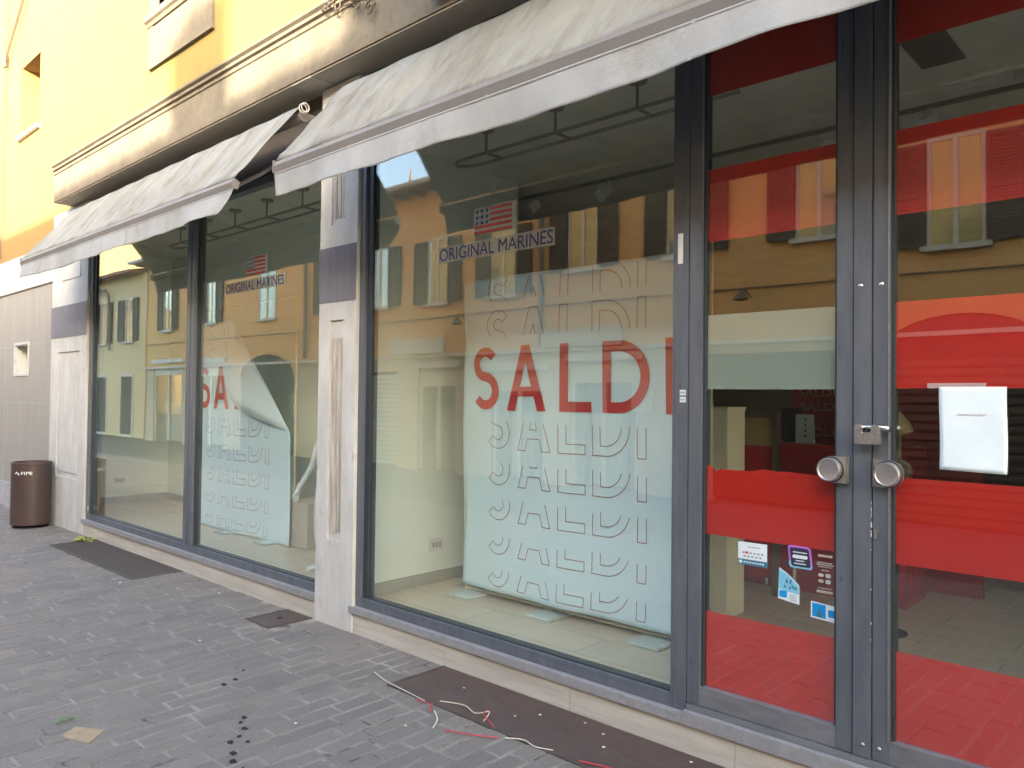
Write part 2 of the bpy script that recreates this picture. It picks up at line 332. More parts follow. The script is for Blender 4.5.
# upper wall with window openings
def wall_holes(mb, x0, x1, y0, y1, z0, z1, holes):
    xs = x0
    for hx0, hx1, hz0, hz1 in holes:
        mb.box(xs, hx0, y0, y1, z0, z1); mb.box(hx0, hx1, y0, y1, z0, hz0); mb.box(hx0, hx1, y0, y1, hz1, z1); xs = hx1
    mb.box(xs, x1, y0, y1, z0, z1); return mb
wall_holes(MB(), -10.0, 3.0, -0.25, 0.2, 4.205, 8.6, [(-7.16, -6.2, 5.06, 6.6), (-3.2, -2.24, 5.06, 6.6)]).build('upper_wall', 'yellow', shop)
for dx in (0.0, 3.96):
    f = MB()
    f.box(-7.31 + dx, -7.16 + dx, -0.275, -0.2, 5.05, 6.75).box(-6.2 + dx, -6.05 + dx, -0.275, -0.2, 5.05, 6.75).box(-7.31 + dx, -6.05 + dx, -0.277, -0.2, 6.6, 6.76)
    f.box(-7.31 + dx, -6.05 + dx, -0.272, -0.24, 4.55, 4.94)                   # apron slab
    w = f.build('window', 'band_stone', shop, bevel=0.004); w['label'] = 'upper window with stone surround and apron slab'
    p = MB(); p.box(-7.31 + dx, -7.22 + dx, -0.281, -0.273, 4.55, 4.94).box(-6.14 + dx, -6.05 + dx, -0.281, -0.273, 4.55, 4.94).box(-7.23 + dx, -6.13 + dx, -0.2805, -0.2735, 4.55, 4.575)
    p.build('apron_border', 'band_stone', w)
    s = MB(); s.prism_x([(-0.24, 4.94), (-0.285, 4.945), (-0.295, 4.975), (-0.315, 4.99), (-0.315, 5.045), (-0.24, 5.055)], -7.345 + dx, -6.015 + dx)
    s.build('sill', 'band_stone', w)
    g = MB(); g.box(-7.16 + dx, -6.2 + dx, -0.11, -0.10, 5.06, 6.6); g.build('pane', 'house_glass', w)
    g = MB(); g.box(-7.16 + dx, -7.09 + dx, -0.14, -0.08, 5.06, 6.6).box(-6.27 + dx, -6.2 + dx, -0.14, -0.08, 5.06, 6.6).box(-6.71 + dx, -6.65 + dx, -0.145, -0.075, 5.06, 6.6).box(-7.09 + dx, -6.27 + dx, -0.141, -0.081, 5.06, 5.13)
    g.build('casement', 'wood', w)
B(-10.0, 3.0, 0.2, 0.24, 4.9, 6.8).build('window_backing', 'dark_in', shop)
# stone band with mouldings
bp = [(0.05, 3.775), (-0.25, 3.775), (-0.252, 3.80), (-0.25, 4.085), (-0.262, 4.092), (-0.262, 4.108), (-0.25, 4.115), (-0.25, 4.13), (-0.272, 4.138), (-0.272, 4.160), (-0.262, 4.170), (-0.285, 4.185), (-0.285, 4.203), (0.05, 4.205)]
bx = [-10.02, -8.55, -6.9, -5.35, -3.9, -2.3, -0.7, 1.1, 3.0]
bm_ = MB()
for i in range(len(bx) - 1): bm_.prism_x(bp, bx[i] + 0.0015, bx[i + 1] - 0.0015)
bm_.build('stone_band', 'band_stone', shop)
for a, b in ((-10.0, -4.875), (-4.625, 3.0)):
    B(a, b, -0.238, 0.06, 3.764, 3.7735).build('soffit', 'soffit', shop)
B(-4.872, -4.628, -0.240, 0.06, 3.760, 3.7735).build('corbel', 'plinth_stone', shop)
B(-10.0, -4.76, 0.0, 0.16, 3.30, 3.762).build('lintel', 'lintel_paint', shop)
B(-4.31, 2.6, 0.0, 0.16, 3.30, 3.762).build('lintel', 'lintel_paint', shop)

# pillars
def pillar(name, x0, x1, insets, band, label=None):
    yf = -0.06; m = MB()
    xi0, xi1 = insets[0][0], insets[0][1]
    m.box(x0, xi0, yf, 0.12, -0.06, 3.745); m.box(xi1, x1, yf, 0.12, -0.06, 3.745)
    z = -0.06
    for a, b, c, d in insets:
        m.box(xi0, xi1, yf, 0.12, z, c); z = d
        m.box(xi0, xi1, yf + 0.016, 0.12, c, d)
    if z < 3.74: m.box(xi0, xi1, yf, 0.12, z, 3.745)
    o = m.build(name, 'pillar_stone', shop, bevel=0.0)
    if label: o['label'] = label
    B(x0 - 0.002, x1 - 0.006, yf - 0.005, -0.02, band[0], band[1]).build('grey_band', 'grey_band', o)
    return o
mp = pillar('pillar', -4.757, -4.312, [(-4.622, -4.460, 0.555, 2.085), (-4.622, -4.460, 2.755, 3.60)], (2.212, 2.600), 'narrow stone pillar between the shop windows')
fl = MB()
for k in range(3): fl.box(-4.606 + 0.05 * k, -4.574 + 0.05 * k, -0.0505, -0.042, 0.60 + 0.01 * k, 1.99 - R(0, 0.06))
for k in range(3): fl.box(-4.606 + 0.05 * k, -4.574 + 0.05 * k, -0.0505, -0.042, 2.80, 3.56)
fl.build('worn_flutes', 'pillar_worn', mp)
B(-4.325, -4.3125, -0.058, -0.028, 0.0, 3.3).build('pillar_edge', 'pillar_stone', mp)
lp = pillar('pillar', -10.64, -9.42, [(-10.38, -9.63, 0.567, 2.048), (-10.38, -9.63, 2.85, 3.60)], (2.222, 2.603), 'broad stone end pier beside the grey cladding')
B(-10.32, -9.69, -0.0535, -0.042, 0.63, 1.985).build('raised_panel', 'pillar_stone', lp)
B(-10.32, -9.69, -0.0535, -0.042, 2.91, 3.54).build('raised_panel', 'pillar_stone', lp)
rp = pillar('pillar', 0.02, 0.46, [(0.155, 0.32, 0.555, 2.085), (0.155, 0.32, 2.755, 3.60)], (2.212, 2.600), 'stone pillar right of the entrance')
B(2.4, 3.0, -0.06, 0.3, -0.06, 3.755).build('pillar', 'pillar_stone', shop)
# plinths
pl = MB(); edges = [-9.42, -8.2, -6.95, -5.8, -4.757]
for a, b in zip(edges[:-1], edges[1:]): pl.box(a + 0.001, b - 0.001, -0.052, 0.10, -0.06, 0.098)
pl.build('plinth', 'plinth_stone', shop, bevel=0.002)
pl = MB(); edges = [-4.312, -3.4, -2.45, -1.55, -0.6, 0.02]
for a, b in zip(edges[:-1], edges[1:]): pl.box(a + 0.001, b - 0.001, -0.052, 0.10, -0.06, 0.098)
pl.build('plinth', 'plinth_stone', shop, bevel=0.002)
B(0.46, 2.4, -0.052, 0.10, -0.06, 0.098).build('plinth', 'plinth_stone', shop)
B(-9.46, -4.757, -0.068, 0.10, 0.099, 0.145).build('sill_strip', 'granite', shop, bevel=0.002)
B(-4.345, -1.80, -0.068, 0.10, 0.099, 0.145).build('sill_strip', 'granite', shop, bevel=0.002)
B(-1.80, 0.02, -0.068, 0.10, 0.099, 0.160).build('door_threshold', 'granite', shop, bevel=0.002)
B(-1.795, 0.0, -0.040, 0.10, 0.161, 0.186).build('door_threshold', 'rail_grey', shop, bevel=0.002)

def shop_window(x0, x1, mull, lbl, hide_right=False, hide_left=False):
    f = MB(); wl = 0.125
    f.box(x0, x1, -0.032, 0.05, 0.1455, 0.205)
    f.box(x0, x1, -0.032, 0.05, 3.24, 3.30)
    f.box(x0, x0 + wl * 0.55, -0.034, 0.05, 0.205, 3.24)
    if not hide_right: f.box(x1 - 0.012, x1, -0.034, 0.05, 0.205, 3.24)
    for mx in mull:
        f.box(mx, mx + 0.078, -0.036, 0.05, 0.2055, 3.24); f.box(mx + 0.088, mx + 0.160, -0.036, 0.05, 0.2055, 3.24)
    w = f.build('shop_window', 'frame', shop, bevel=0.002); w['label'] = lbl
    d = MB(); d.box(x0 + wl * 0.55, x0 + wl * 0.95, -0.012, 0.045, 0.205, 3.24)
    for mx in mull: d.box(mx + 0.078, mx + 0.088, -0.02, 0.04, 0.206, 3.24); d.box(mx + 0.160, mx + 0.185, -0.010, 0.045, 0.206, 3.24)
    d.box(x0 + wl, x1 - 0.01, -0.010, 0.045, 0.205, 0.213)
    d.build('window_gasket', 'frame_dark', w)
    xs = [x0 + wl * 0.95] + [q for mx in mull for q in (mx, mx + 0.185)] + [x1 - 0.012]
    for a, b in zip(xs[0::2], xs[1::2]):
        B(a, b, 0.0, 0.008, 0.212, 3.24).build('pane', 'glass', w)
    return w
win2 = shop_window(-9.415, -4.757, [-6.945], 'two pane display window left of the narrow stone pillar')
win1 = shop_window(-4.325, -1.868, [], 'single large display window beside the red banded door')
win3 = shop_window(0.46, 2.4, [], 'display window right of the entrance')
st = B(-9.345, -9.325, -0.0375, -0.0345, 0.245, 0.300).build('frame_sticker', 'st_white', win2)

# ---------------- door set
df = MB()
df.box(-1.868, -1.799, -0.034, 0.06, 0.1455, 3.24); df.box(-0.20, 0.02, -0.034, 0.06, 0.16, 3.24); df.box(-1.868, 0.02, -0.033, 0.06, 3.24, 3.30)
dframe = df.build('door_frame', 'frame', shop, bevel=0.002)
B(-1.852, -1.827, -0.040, -0.0345, 2.180, 2.320).build('contact_strip', 'white_paint', dframe, bevel=0.001)
B(-1.838, -1.808, -0.0375, -0.0345, 1.575, 1.600).build('frame_label', 'st_white', dframe)
B(-1.838, -1.808, -0.0375, -0.0345, 1.543, 1.568).build('frame_label', 'st_white', dframe)
lm = MB()
for k in range(5): lm.box(-1.835 + k * 0.005, -1.832 + k * 0.005, -0.0385, -0.0372, 1.583, 1.592)
for k in range(6): lm.box(-1.836 + k * 0.0045, -1.8335 + k * 0.0045, -0.0385, -0.0372, 1.552, 1.559)
lm.build('label_print', 'st_grey', dframe)

def film(x0, x1, z0, z1, door, torn=False, m='red_film'):
    mb = MB()
    if not torn: mb.box(x0, x1, 0.0095, 0.0115, z0, z1)
    else:
        n = 26; top = []
        for i in range(n + 1):
            t = i / n; xx = x0 + (x1 - x0) * t
            zz = z1 - 0.010 * t - (0.026 if 0.05 < t < 0.11 else 0) + R(-0.0025, 0.0025) - (0.012 if 0.11 <= t < 0.42 else 0)
            top.append((xx, zz))
        mb.prism_y([(x0, z0), (x1, z0)] + top[::-1], 0.0095, 0.0115)
    return mb.build('film_band', m, door)

def leaf(sx, x_out, x_glass0, x_glass1, x_in0, lbl):
    # stiles and rails
    f = MB()
    f.box(x_out, x_glass0, -0.030, 0.045, 0.189, 3.235)
    f.box(x_glass1, x_in0, -0.030, 0.045, 0.189, 3.235)
    f.box(x_glass0, x_glass1, -0.0285, 0.045, 3.17, 3.235)
    d = f.build('door', 'frame', shop, bevel=0.0015); d['label'] = lbl
    B(x_glass0, x_glass1, -0.0285, 0.045, 0.189, 0.272).build('kick_rail', 'rail_grey', d, bevel=0.001)
    g = MB(); e = 0.012 if x_glass1 > x_glass0 else -0.012
    g.box(x_glass0, x_glass0 + e, -0.012, 0.04, 0.272, 3.17); g.box(x_glass1 - e, x_glass1, -0.012, 0.04, 0.272, 3.17)
    g.build('door_gasket', 'frame_dark', d)
    B(x_glass0 + e, x_glass1 - e, 0.0, 0.008, 0.272, 3.17).build('pane', 'glass', d)
    return d
dl = leaf(1, -1.796, -1.735, -1.136, -1.073, 'left door leaf with steel knob and stickers on its glass')
dr = leaf(-1, -0.205, -0.265, -0.938, -0.998, 'right door leaf with a sheet of paper on its glass')
# astragal / cover stile between the leaves belongs to the left leaf
a = B(-1.069, -1.002, -0.036, 0.045, 0.189, 3.235).build('cover_stile', 'frame', dl, bevel=0.0015)
hl = B(-0.9425, -0.9385, -0.034, -0.026, 0.272, 3.17).build('bright_edge', 'steel_dull', dr)
for z0, z1, t in ((0.272, 0.607, False), (0.952, 1.262, True), (2.272, 2.600, False), (2.938, 3.17, False)):
    film(-1.723, -1.148, z0, z1, dl, t)
film(-1.723, -1.148, 1.603, 1.938, dl, m='milky')
for z0, z1, t in ((0.272, 0.607, False), (0.938, 1.266, False), (1.607, 1.938, False), (2.272, 2.600, False), (2.938, 3.17, False)):
    film(-0.926, -0.277, z0, z1, dr, t)
rs = MB()
for q in range(7): rs.box(-1.60 + q * 0.035, -1.585 + q * 0.035 + R(0, .012), 0.0118, 0.0124, 1.2365 - q * 0.001, 1.2395 - q * 0.001 + R(0, 0.002))
rs.build('film_residue', 'film_res', dl)
# knobs: flat plate rounded on one side with a turned disc
def knob(cx, plate_end, cz, door, lbl):
    r = 0.052; n = 20; s = 1 if plate_end > cx else -1
    prof = [(plate_end, cz - r), (plate_end, cz + r)] + [(cx - s * r * sin(pi * i / n), cz + r * cos(pi * i / n)) for i in range(n + 1)]
    k = MB().prism_y(prof, -0.052, -0.036).build('knob_plate', 'steel', door, bevel=0.0012); k['label'] = lbl
    MB().lathe([(0.047, -0.052), (0.047, -0.076), (0.043, -0.084), (0.039, -0.084), (0.036, -0.0815), (0.018, -0.0795), (0.004, -0.079)], (cx, 0, cz), 'y', 40).build('knob', 'steel', k, smooth=False)
    MB().lathe([(0.0485, -0.0525), (0.0515, -0.0535), (0.0515, -0.0545), (0.0485, -0.0555)], (cx, 0, cz), 'y', 40).build('knob_ring', 'black', k)
    e = B(plate_end - s * 0.008, plate_end - s * 0.0005, -0.0535, -0.0525, cz - r + 0.001, cz + r - 0.001).build('plate_edge', 'chrome', k)
knob(-1.150, -1.082, 1.285, dl, 'steel knob on a plate squared towards the meeting stiles')
knob(-0.935, -0.992, 1.282, dr, 'pinkish steel knob on the right leaf')
def bolt(x, z, r, door, m='chrome', yy=-0.036):
    MB().lathe([(r, yy + 0.002), (r, yy - 0.002), (r * 0.7, yy - 0.005), (r * 0.15, yy - 0.006)], (x, 0, z), 'y', 16).build('bolt', m, door, smooth=True)
bolt(-1.043, 2.006, 0.010, dl); bolt(-0.968, 2.006, 0.010, dr, yy=-0.030)
bolt(-1.031, 0.238, 0.008, dl, 'steel_dull'); bolt(-0.973, 0.237, 0.008, dr, 'steel_dull', yy=-0.030)
kc = MB().lathe([(0.0085, -0.0315), (0.0085, -0.038)], (-0.985, 0, 1.060), 'y', 16); kc.box(-0.9905, -0.9795, -0.0375, -0.0315, 1.030, 1.058)
kc.build('key_cylinder', 'steel_dull', dr)
# rust/paint chips along the meeting gap
ch = MB()
for k in range(15):
    z = R(1.02, 1.20) if k < 10 else R(0.62, 1.0); h = R(0.003, 0.010); ch.box(-1.0025, -1.0 + R(0, 0.001), -0.0375, -0.0345, z, z + h)
ch.build('paint_chips', 'white_paint', dl)

# ---------------- shop interior
B(-10.85, 2.6, 0.10, 8.0, 0.0, 0.128).build('floor', 'shop_tile'); tag(bpy.data.objects['floor'], kind='structure')
B(-9.42, -4.757, 0.05, 0.10, 0.0, 0.13).build('floor_edge', 'skirting', shop)
B(-4.312, -1.86, 0.05, 0.10, 0.0, 0.13).build('floor_edge', 'skirting', shop)
B(-10.85, 2.6, 0.05, 8.0, 3.42, 3.52).build('ceiling', 'ceiling', shop)
B(-10.85, -10.70, 0.12, 8.0, 0.13, 3.42).build('inner_wall', 'wall_white', shop)
B(-10.70, -5.7, 1.42, 1.52, 0.13, 3.42).build('display_back_wall', 'wall_white', shop)
B(-5.70, -4.66, 1.42, 1.52, 0.13, 3.42).build('display_back_wall', 'cream', shop)
B(-4.66, -4.50, 0.12, 1.75, 0.13, 3.42).build('display_side_wall', 'wall_white', shop)
B(-10.85, 2.6, 8.0, 8.1, 0.13, 3.42).build('inner_wall', 'cream', shop)
B(2.5, 2.6, 0.3, 8.0, 0.13, 3.42).build('inner_wall', 'wall_white', shop)
B(-10.698, -4.662, 1.405, 1.419, 0.13, 0.21).build('skirting', 'skirting', shop)
B(-10.699, -10.685, 0.12, 1.405, 0.13, 0.21).build('skirting', 'skirting', shop)
B(-4.499, -4.486, 0.12, 1.75, 0.13, 0.21).build('skirting', 'skirting', shop)
def socket(c, axis, name='wall_socket'):
    x, y, z = c; m = MB()
    if axis == 'x': m.box(x, x + 0.010, y - 0.07, y + 0.07, z - 0.045, z + 0.045)
    else: m.box(x - 0.06, x + 0.06, y - 0.01, y, z - 0.04, z + 0.04)
    s = m.build(name, 'white_paint', shop, bevel=0.002)
    m = MB()
    for k in (-0.035, 0, 0.035):
        if axis == 'x': m.box(x + 0.0101, x + 0.0125, y + k - 0.012, y + k + 0.012, z - 0.02, z + 0.02)
        else: m.box(x + k - 0.012, x + k + 0.012, y - 0.0125, y - 0.0101, z - 0.02, z + 0.02)
    m.build('socket_insert', 'skirting', s)
socket((-4.499, 0.85, 0.415), 'x'); socket((-10.699, 0.80, 0.42), 'x')
# ceiling details
B(-1.23, -1.02, 0.95, 1.50, 3.405, 3.419).build('ceiling_vent', 'tray_grey', shop)
cl = MB(); cl.box(-1.19, -0.87, 1.73, 1.90, 3.38, 3.419); c0 = cl.build('ceiling_lamp', 'ceiling', shop)
B(-1.17, -0.89, 1.745, 1.765, 3.365, 3.3795).build('lamp_tube', 'white_paint', c0); B(-1.17, -0.89, 1.865, 1.885, 3.365, 3.3795).build('lamp_tube', 'white_paint', c0)
tr_ = B(-8.0, 2.0, 2.10, 2.13, 3.395, 3.419).build('light_track', 'dark_rail', shop)
def spot(x, y, name='spotlight'):
    s = thing(name, (x, y, 3.39), 'small white ceiling spotlight on the track inside the shop', 'spotlight', 'track spotlights under the shop ceiling')
    MB().tube([(x, y, 3.395), (x, y, 3.33)], 0.014).build('stem', 'white_paint', s)
    MB().tube([(x, y, 3.33), (x - 0.02, y - 0.10, 3.25)], 0.045, 14, r2=0.055).build('lamp_head', 'white_paint', s)
    MB().box(x - 0.10, x - 0.03, y - 0.02, y + 0.02, 3.34, 3.38).build('driver_box', 'white_paint', s)
    return s
sp0 = spot(-2.95, 2.115)
for k, xx in enumerate((-7.6, -6.3, -5.6, -4.6, -3.8, -1.92, -1.35, -0.6, 0.4)):
    c = copy_tree(sp0); c.location = (xx, 2.115, 3.39)
for xx, yy in ((-3.1, 4.2), (-2.5, 4.2), (-1.9, 4.2), (-2.2, 3.2), (-1.2, 3.2)):
    c = copy_tree(sp0); c.location = (xx, yy, 3.39)
def hanging_rail(x0, x1, lbl):
    t = thing('hanging_rail', ((x0 + x1) / 2, 0.7, 3.25), lbl, 'rail')
    m = MB(); y0, y1 = 0.60, 0.76; z = 3.25
    m.tube([(x0 + 0.15, y0, z), (x1, y0, z)], 0.012); m.tube([(x0 + 0.15, y1, z), (x1, y1, z)], 0.012)
    m.tube([(x0 + 0.15, y0, z), (x0 + 0.05, y0 + .01, z), (x0, y0 + .05, z), (x0 - 0.02, (y0 + y1) / 2, z), (x0, y1 - .05, z), (x0 + 0.05, y1 - .01, z), (x0 + 0.15, y1, z)], 0.012)
    k = x0 + 0.35
    while k < x1: m.tube([(k, y0, z), (k, y1, z)], 0.010); k += 0.62
    m.build('rail_frame', 'dark_rail', t)
    k = x0 + 0.35
    while k < x1:
        h = MB().tube([(k, y0 - 0.0, z), (k, y0, 3.419)], 0.009).build('hanger_rod', 'dark_rail', t)
        MB().lathe([(0.055, 3.400), (0.062, 3.419)], (k, y0, 0), 'z', 20).build('ceiling_rose', 'dark_rail', h); k += 0.62
hanging_rail(-4.10, -1.95, 'dark ladder shaped hanging rail on rods above the single large banner')
hanging_rail(-8.9, -5.2, 'long dark hanging rail above the banner with the peeled corner')

# ================================================================= BANNERS
def letters(H, w):
    """closed contours and stroke strips of S A L D I in a cell; returns dict letter -> (strips, contours)"""
    out = {}
    def strip(path, ww):   # centreline -> (left,right)
        Lh, Rh = [], []
        for i, p in enumerate(path):
            a = path[max(i - 1, 0)]; b = path[min(i + 1, len(path) - 1)]
            dx, dz = b[0] - a[0], b[1] - a[1]; l = hypot(dx, dz) or 1
            nx, nz = -dz / l * ww / 2, dx / l * ww / 2
            Lh.append((p[0] + nx, p[1] + nz)); Rh.append((p[0] - nx, p[1] - nz))
        return Lh, Rh
    def dense(a, b, n=14): return [(a[0] + (b[0] - a[0]) * i / n, a[1] + (b[1] - a[1]) * i / n) for i in range(n + 1)]
    def dpoly(pts):
        r = []
        for a, b in zip(pts, pts[1:] + pts[:1]): r += dense(a, b, 10)[:-1]
        return r
    # S
    W = 0.60 * H; c = []
    rx = (W - w) / 2; rU = (H - w) / 4 * 0.94; rL = (H - w) / 2 - rU; cx = W / 2
    zu = H - w / 2 - rU; zl = w / 2 + rL
    for k in range(31):
        a = radians(32 + (270 - 32) * k / 30); c.append((cx + rx * 0.92 * cos(a), zu + rU * sin(a)))
    for k in range(1, 33):
        a = radians(90 - (90 + 148) * k / 32); c.append((cx + rx * cos(a), zl + rL * sin(a)))
    # lean the spine so that the middle runs down to the right
    c = [(x, z) for x, z in c]
    for _ in range(6): c = [c[0]] + [((a[0] + 2 * b[0] + d[0]) / 4, (a[1] + 2 * b[1] + d[1]) / 4) for a, b, d in zip(c[:-2], c[1:-1], c[2:])] + [c[-1]]
    l, r = strip(c, w); out['S'] = ([(l, r)], [l + r[::-1]], W)
    # A
    W = 0.80 * H; ax = W / 2; hw = w * 0.56
    o1 = [(0, 0), (2 * hw, 0)]
    sl = (ax - hw) / H
    lL = [(z * sl, z) for z in [H * i / 14 for i in range(15)]]; lR = [(x + 2 * hw, z) for x, z in lL]
    rR = [(W - z * sl, z) for z in [H * i / 14 for i in range(15)]]; rL = [(x - 2 * hw, z) for x, z in rR]
    # clip inner edges at the centre line
    lR = [(min(x, ax), z) for x, z in lR]; rL = [(max(x, ax), z) for x, z in rL]
    zb = H * 0.22; zt = zb + w
    bar = (dense((zb * sl + 2 * hw, zb), (W - zb * sl - 2 * hw, zb)), dense((zt * sl + 2 * hw, zt), (W - zt * sl - 2 * hw, zt)))
    zi = (ax - 2 * hw) / sl
    cont = [dpoly([(0, 0), (ax - hw, H), (ax + hw, H), (W, 0), (W - 2 * hw, 0), (W - zb * sl - 2 * hw, zb), (zb * sl + 2 * hw, zb), (2 * hw, 0)]),
            dpoly([(zt * sl + 2 * hw, zt), (ax, zi), (W - zt * sl - 2 * hw, zt)])]
    out['A'] = ([(lL, lR), (rL, rR), bar], cont, W)
    # L
    W = 0.56 * H
    out['L'] = ([(dense((0, 0), (0, H)), dense((w, 0), (w, H))), (dense((w, 0), (W, 0)), dense((w, w), (W, w)))], [dpoly([(0, 0), (0, H), (w, H), (w, w), (W, w), (W, 0)])], W)
    # D
    W = 0.78 * H; x1 = W - H / 2
    def bowl(rad):
        s = [(w, H / 2 + rad)] ; n = 26
        s += [(x1 + rad * sin(pi * i / n), H / 2 + rad * cos(pi * i / n)) for i in range(n + 1)]
        s += [(w, H / 2 - rad)]; return s
    bo, bi = bowl(H / 2), bowl(H / 2 - w)
    stem = (dense((0, 0), (0, H)), dense((w, 0), (w, H)))
    co = dense((x1, 0), (0, 0)) + dense((0, 0), (0, H)) + dense((0, H), (x1, H)) + bo[1:-1]
    ci = dense((x1, w), (w, w)) + dense((w, w), (w, H - w)) + dense((w, H - w), (x1, H - w)) + bi[1:-1]
    out['D'] = ([stem, (bo, bi)], [co, ci], W)
    out['I'] = ([stem], [dpoly([(0, 0), (0, H), (w, H), (w, 0)])], w)
    return out

def banner(ox, oz, lbl, fold=None):
    X0, X1, Z0, Z1, Y = ox, ox + 2.03, 0.195 + oz, 2.405 + oz, 0.75
    t = thing('sale_banner', ((X0 + X1) / 2, Y, Z0), lbl, 'banner')
    def yy(x, z):
        u = x - X0
        return Y + 0.010 * sin(u * 5.1 + z * 0.8) + 0.006 * sin(u * 11 + 1.3 * z) + (0.03 * math.exp(-((u) / 0.10) ** 2)) + 0.012 * sin(z * 2.4)
    def inside(x, z):
        if fold is None: return True
        (ax, az), (bx_, bz) = fold
        return (bx_ - ax) * (z - az) - (bz - az) * (x - ax) < 0 or z < bz     # below-left of the fold line
    nx, nz = 60, 66; m = MB(); vs = {}
    if fold is None:
        def wob(z): return 0.010 * sin(z * 4.0) - 0.012 * math.exp(-((z - 1.95) / 0.10) ** 2) * -1
        m.grid(lambda a, b: (lambda z: (lambda x: (x, yy(x, z), z))(X0 + wob(z) * (1 - a) + (X1 - X0) * a))(Z0 + (Z1 - Z0) * b), nx, nz)
    else:
        (ax, az), (bx_, bz) = fold
        def fn(a, b):
            z = Z0 + (Z1 - Z0) * b
            xr = X1 if z <= bz else bx_ + (ax - bx_) * (z - bz) / (az - bz)
            x = X0 + (xr - X0) * a
            return (x, yy(x, z), z)
        m.grid(fn, nx, nz)
    sheet = m.build('sheet', 'banner', t, smooth=True, solid=0.002)
    def put(mb, l, r, cond=lambda x, z: True):
        for i in range(len(l) - 1):
            q = [l[i], l[i + 1], r[i + 1], r[i]]
            c = (sum(p[0] for p in q) / 4, sum(p[1] for p in q) / 4)
            if not cond(*c) or not all(inside(p[0], p[1]) for p in q): continue
            if any(p[0] > X1 or p[0] < X0 for p in q): continue
            mb.add([(p[0], yy(*p) - 0.006, p[1]) for p in q], [(0, 1, 2, 3)])
    # big red word
    big = letters(0.445, 0.066); small = letters(0.37, 0.062)
    bxs = dict(S=0.143, A=0.485, L=0.955, D=1.295, I=1.755)
    sxs = dict(S=0.285, A=0.585, L=0.945, D=1.210, I=1.550)
    zb = 1.470 + oz
    for ch_ in 'SALDI':
        strips, cont, W = big[ch_]; mb = MB()
        scale = dict(S=1.0, A=1.02, L=1.0, D=1.0, I=1.0)[ch_]
        for l, r in strips:
            put(mb, [(X0 + bxs[ch_] + p[0] * scale, zb + p[1]) for p in l], [(X0 + bxs[ch_] + p[0] * scale, zb + p[1]) for p in r])
        if mb.v: mb.build('letter', 'ink_red', sheet)
    # outlined rows cut by the row above / below
    rows = [(2.050, 2.235, 2.40), (1.800, 1.985, 2.18), (1.200, 1.18, 1.390), (0.945, 0.93, 1.100), (0.700, 0.68, 0.842), (0.460, 0.44, 0.585), (0.235, 0.215, 0.352)]
    for k, (b0, lo, hi) in enumerate(rows):
        mb = MB()
        for ch_ in 'SALDI':
            strips, cont, W = small[ch_]
            for loop in cont:
                pts = [(X0 + sxs[ch_] + p[0], b0 + oz + p[1]) for p in loop]
                pts.append(pts[0]); lw = 0.0048
                for a, b in zip(pts[:-1], pts[1:]):
                    dx, dz = b[0] - a[0], b[1] - a[1]; l = hypot(dx, dz)
                    if l < 1e-6: continue
                    cz = (a[1] + b[1]) / 2
                    if not (lo + oz <= cz <= hi + oz): continue
                    n_ = (-dz / l * lw / 2, dx / l * lw / 2); e = (dx / l * 0.001, dz / l * 0.001)
                    q = [(a[0] + n_[0] - e[0], a[1] + n_[1] - e[1]), (b[0] + n_[0] + e[0], b[1] + n_[1] + e[1]), (b[0] - n_[0] + e[0], b[1] - n_[1] + e[1]), (a[0] - n_[0] - e[0], a[1] - n_[1] - e[1])]
                    if not all(inside(*p) for p in q) or any(p[0] > X1 for p in q): continue
                    mb.add([(p[0], yy(*p) - 0.0055, p[1]) for p in q], [(0, 1, 2, 3)])
        mb.build('outlined_letters', 'ink_line', sheet)
    if fold is not None:
        (ax, az), (bx_, bz) = fold
        ctrl = [(ax, az), (-7.44, 1.98), (-7.52, 1.56), (-7.32, 1.42), (-7.02, 1.335), (-6.75, 1.27), (bx_, bz)]
        def F(s):
            u = s * (len(ctrl) - 1); i = min(int(u), len(ctrl) - 2); f_ = u - i
            return (ctrl[i][0] * (1 - f_) + ctrl[i + 1][0] * f_, ctrl[i][1] * (1 - f_) + ctrl[i + 1][1] * f_)
        def fl_(s, t_):
            p = (ax + (bx_ - ax) * s, az + (bz - az) * s); q = F(s)
            x = p[0] * (1 - t_) + q[0] * t_; z = p[1] * (1 - t_) + q[1] * t_
            k = sin(pi * min(s * 1.05, 1))
            y = Y - 0.012 - k * (0.10 * sin(pi * min(t_, 1) * 0.75) + 0.02 * sin(t_ * 7 + s * 5) * t_)
            return (x, y, z)
        MB().grid(fl_, 40, 24).build('folded_corner', 'banner_back', t, smooth=True, solid=0.002)
    # frame behind
    fr = MB()
    yb = Y + 0.06
    fr.tube([(X1 - 0.03, yb, 0.15), (X1 - 0.03, yb, Z1 + 0.16)], 0.012); fr.tube([(X0 + 0.03, yb, 0.15), (X0 + 0.03, yb, Z1 - 0.02)], 0.012)
    fr.tube([(X0 + 0.03, yb, 0.165), (X1 - 0.03, yb, 0.165)], 0.010)
    if fold is not None: fr.tube([(X0 + 0.03, yb, Z1 + 0.16), (X1 - 0.03, yb, Z1 + 0.16)], 0.012)
    fr.build('banner_frame', 'cream', t)
    for xx in (X0 + 0.05, X0 + 0.80, X0 + 1.6):
        B(xx - 0.03, xx + 0.18, Y - 0.12, Y + 0.16, 0.131, 0.146).build('foot_plate', 'acrylic', t, bevel=0.002)
banner(-4.140, 0.0, 'flat white sale banner with the whole red word and outlined letters', None)
banner(-8.470, -0.06, 'white sale banner with its top right corner peeled and folded over', ((-7.62, 2.345), (-6.44, 1.205)))

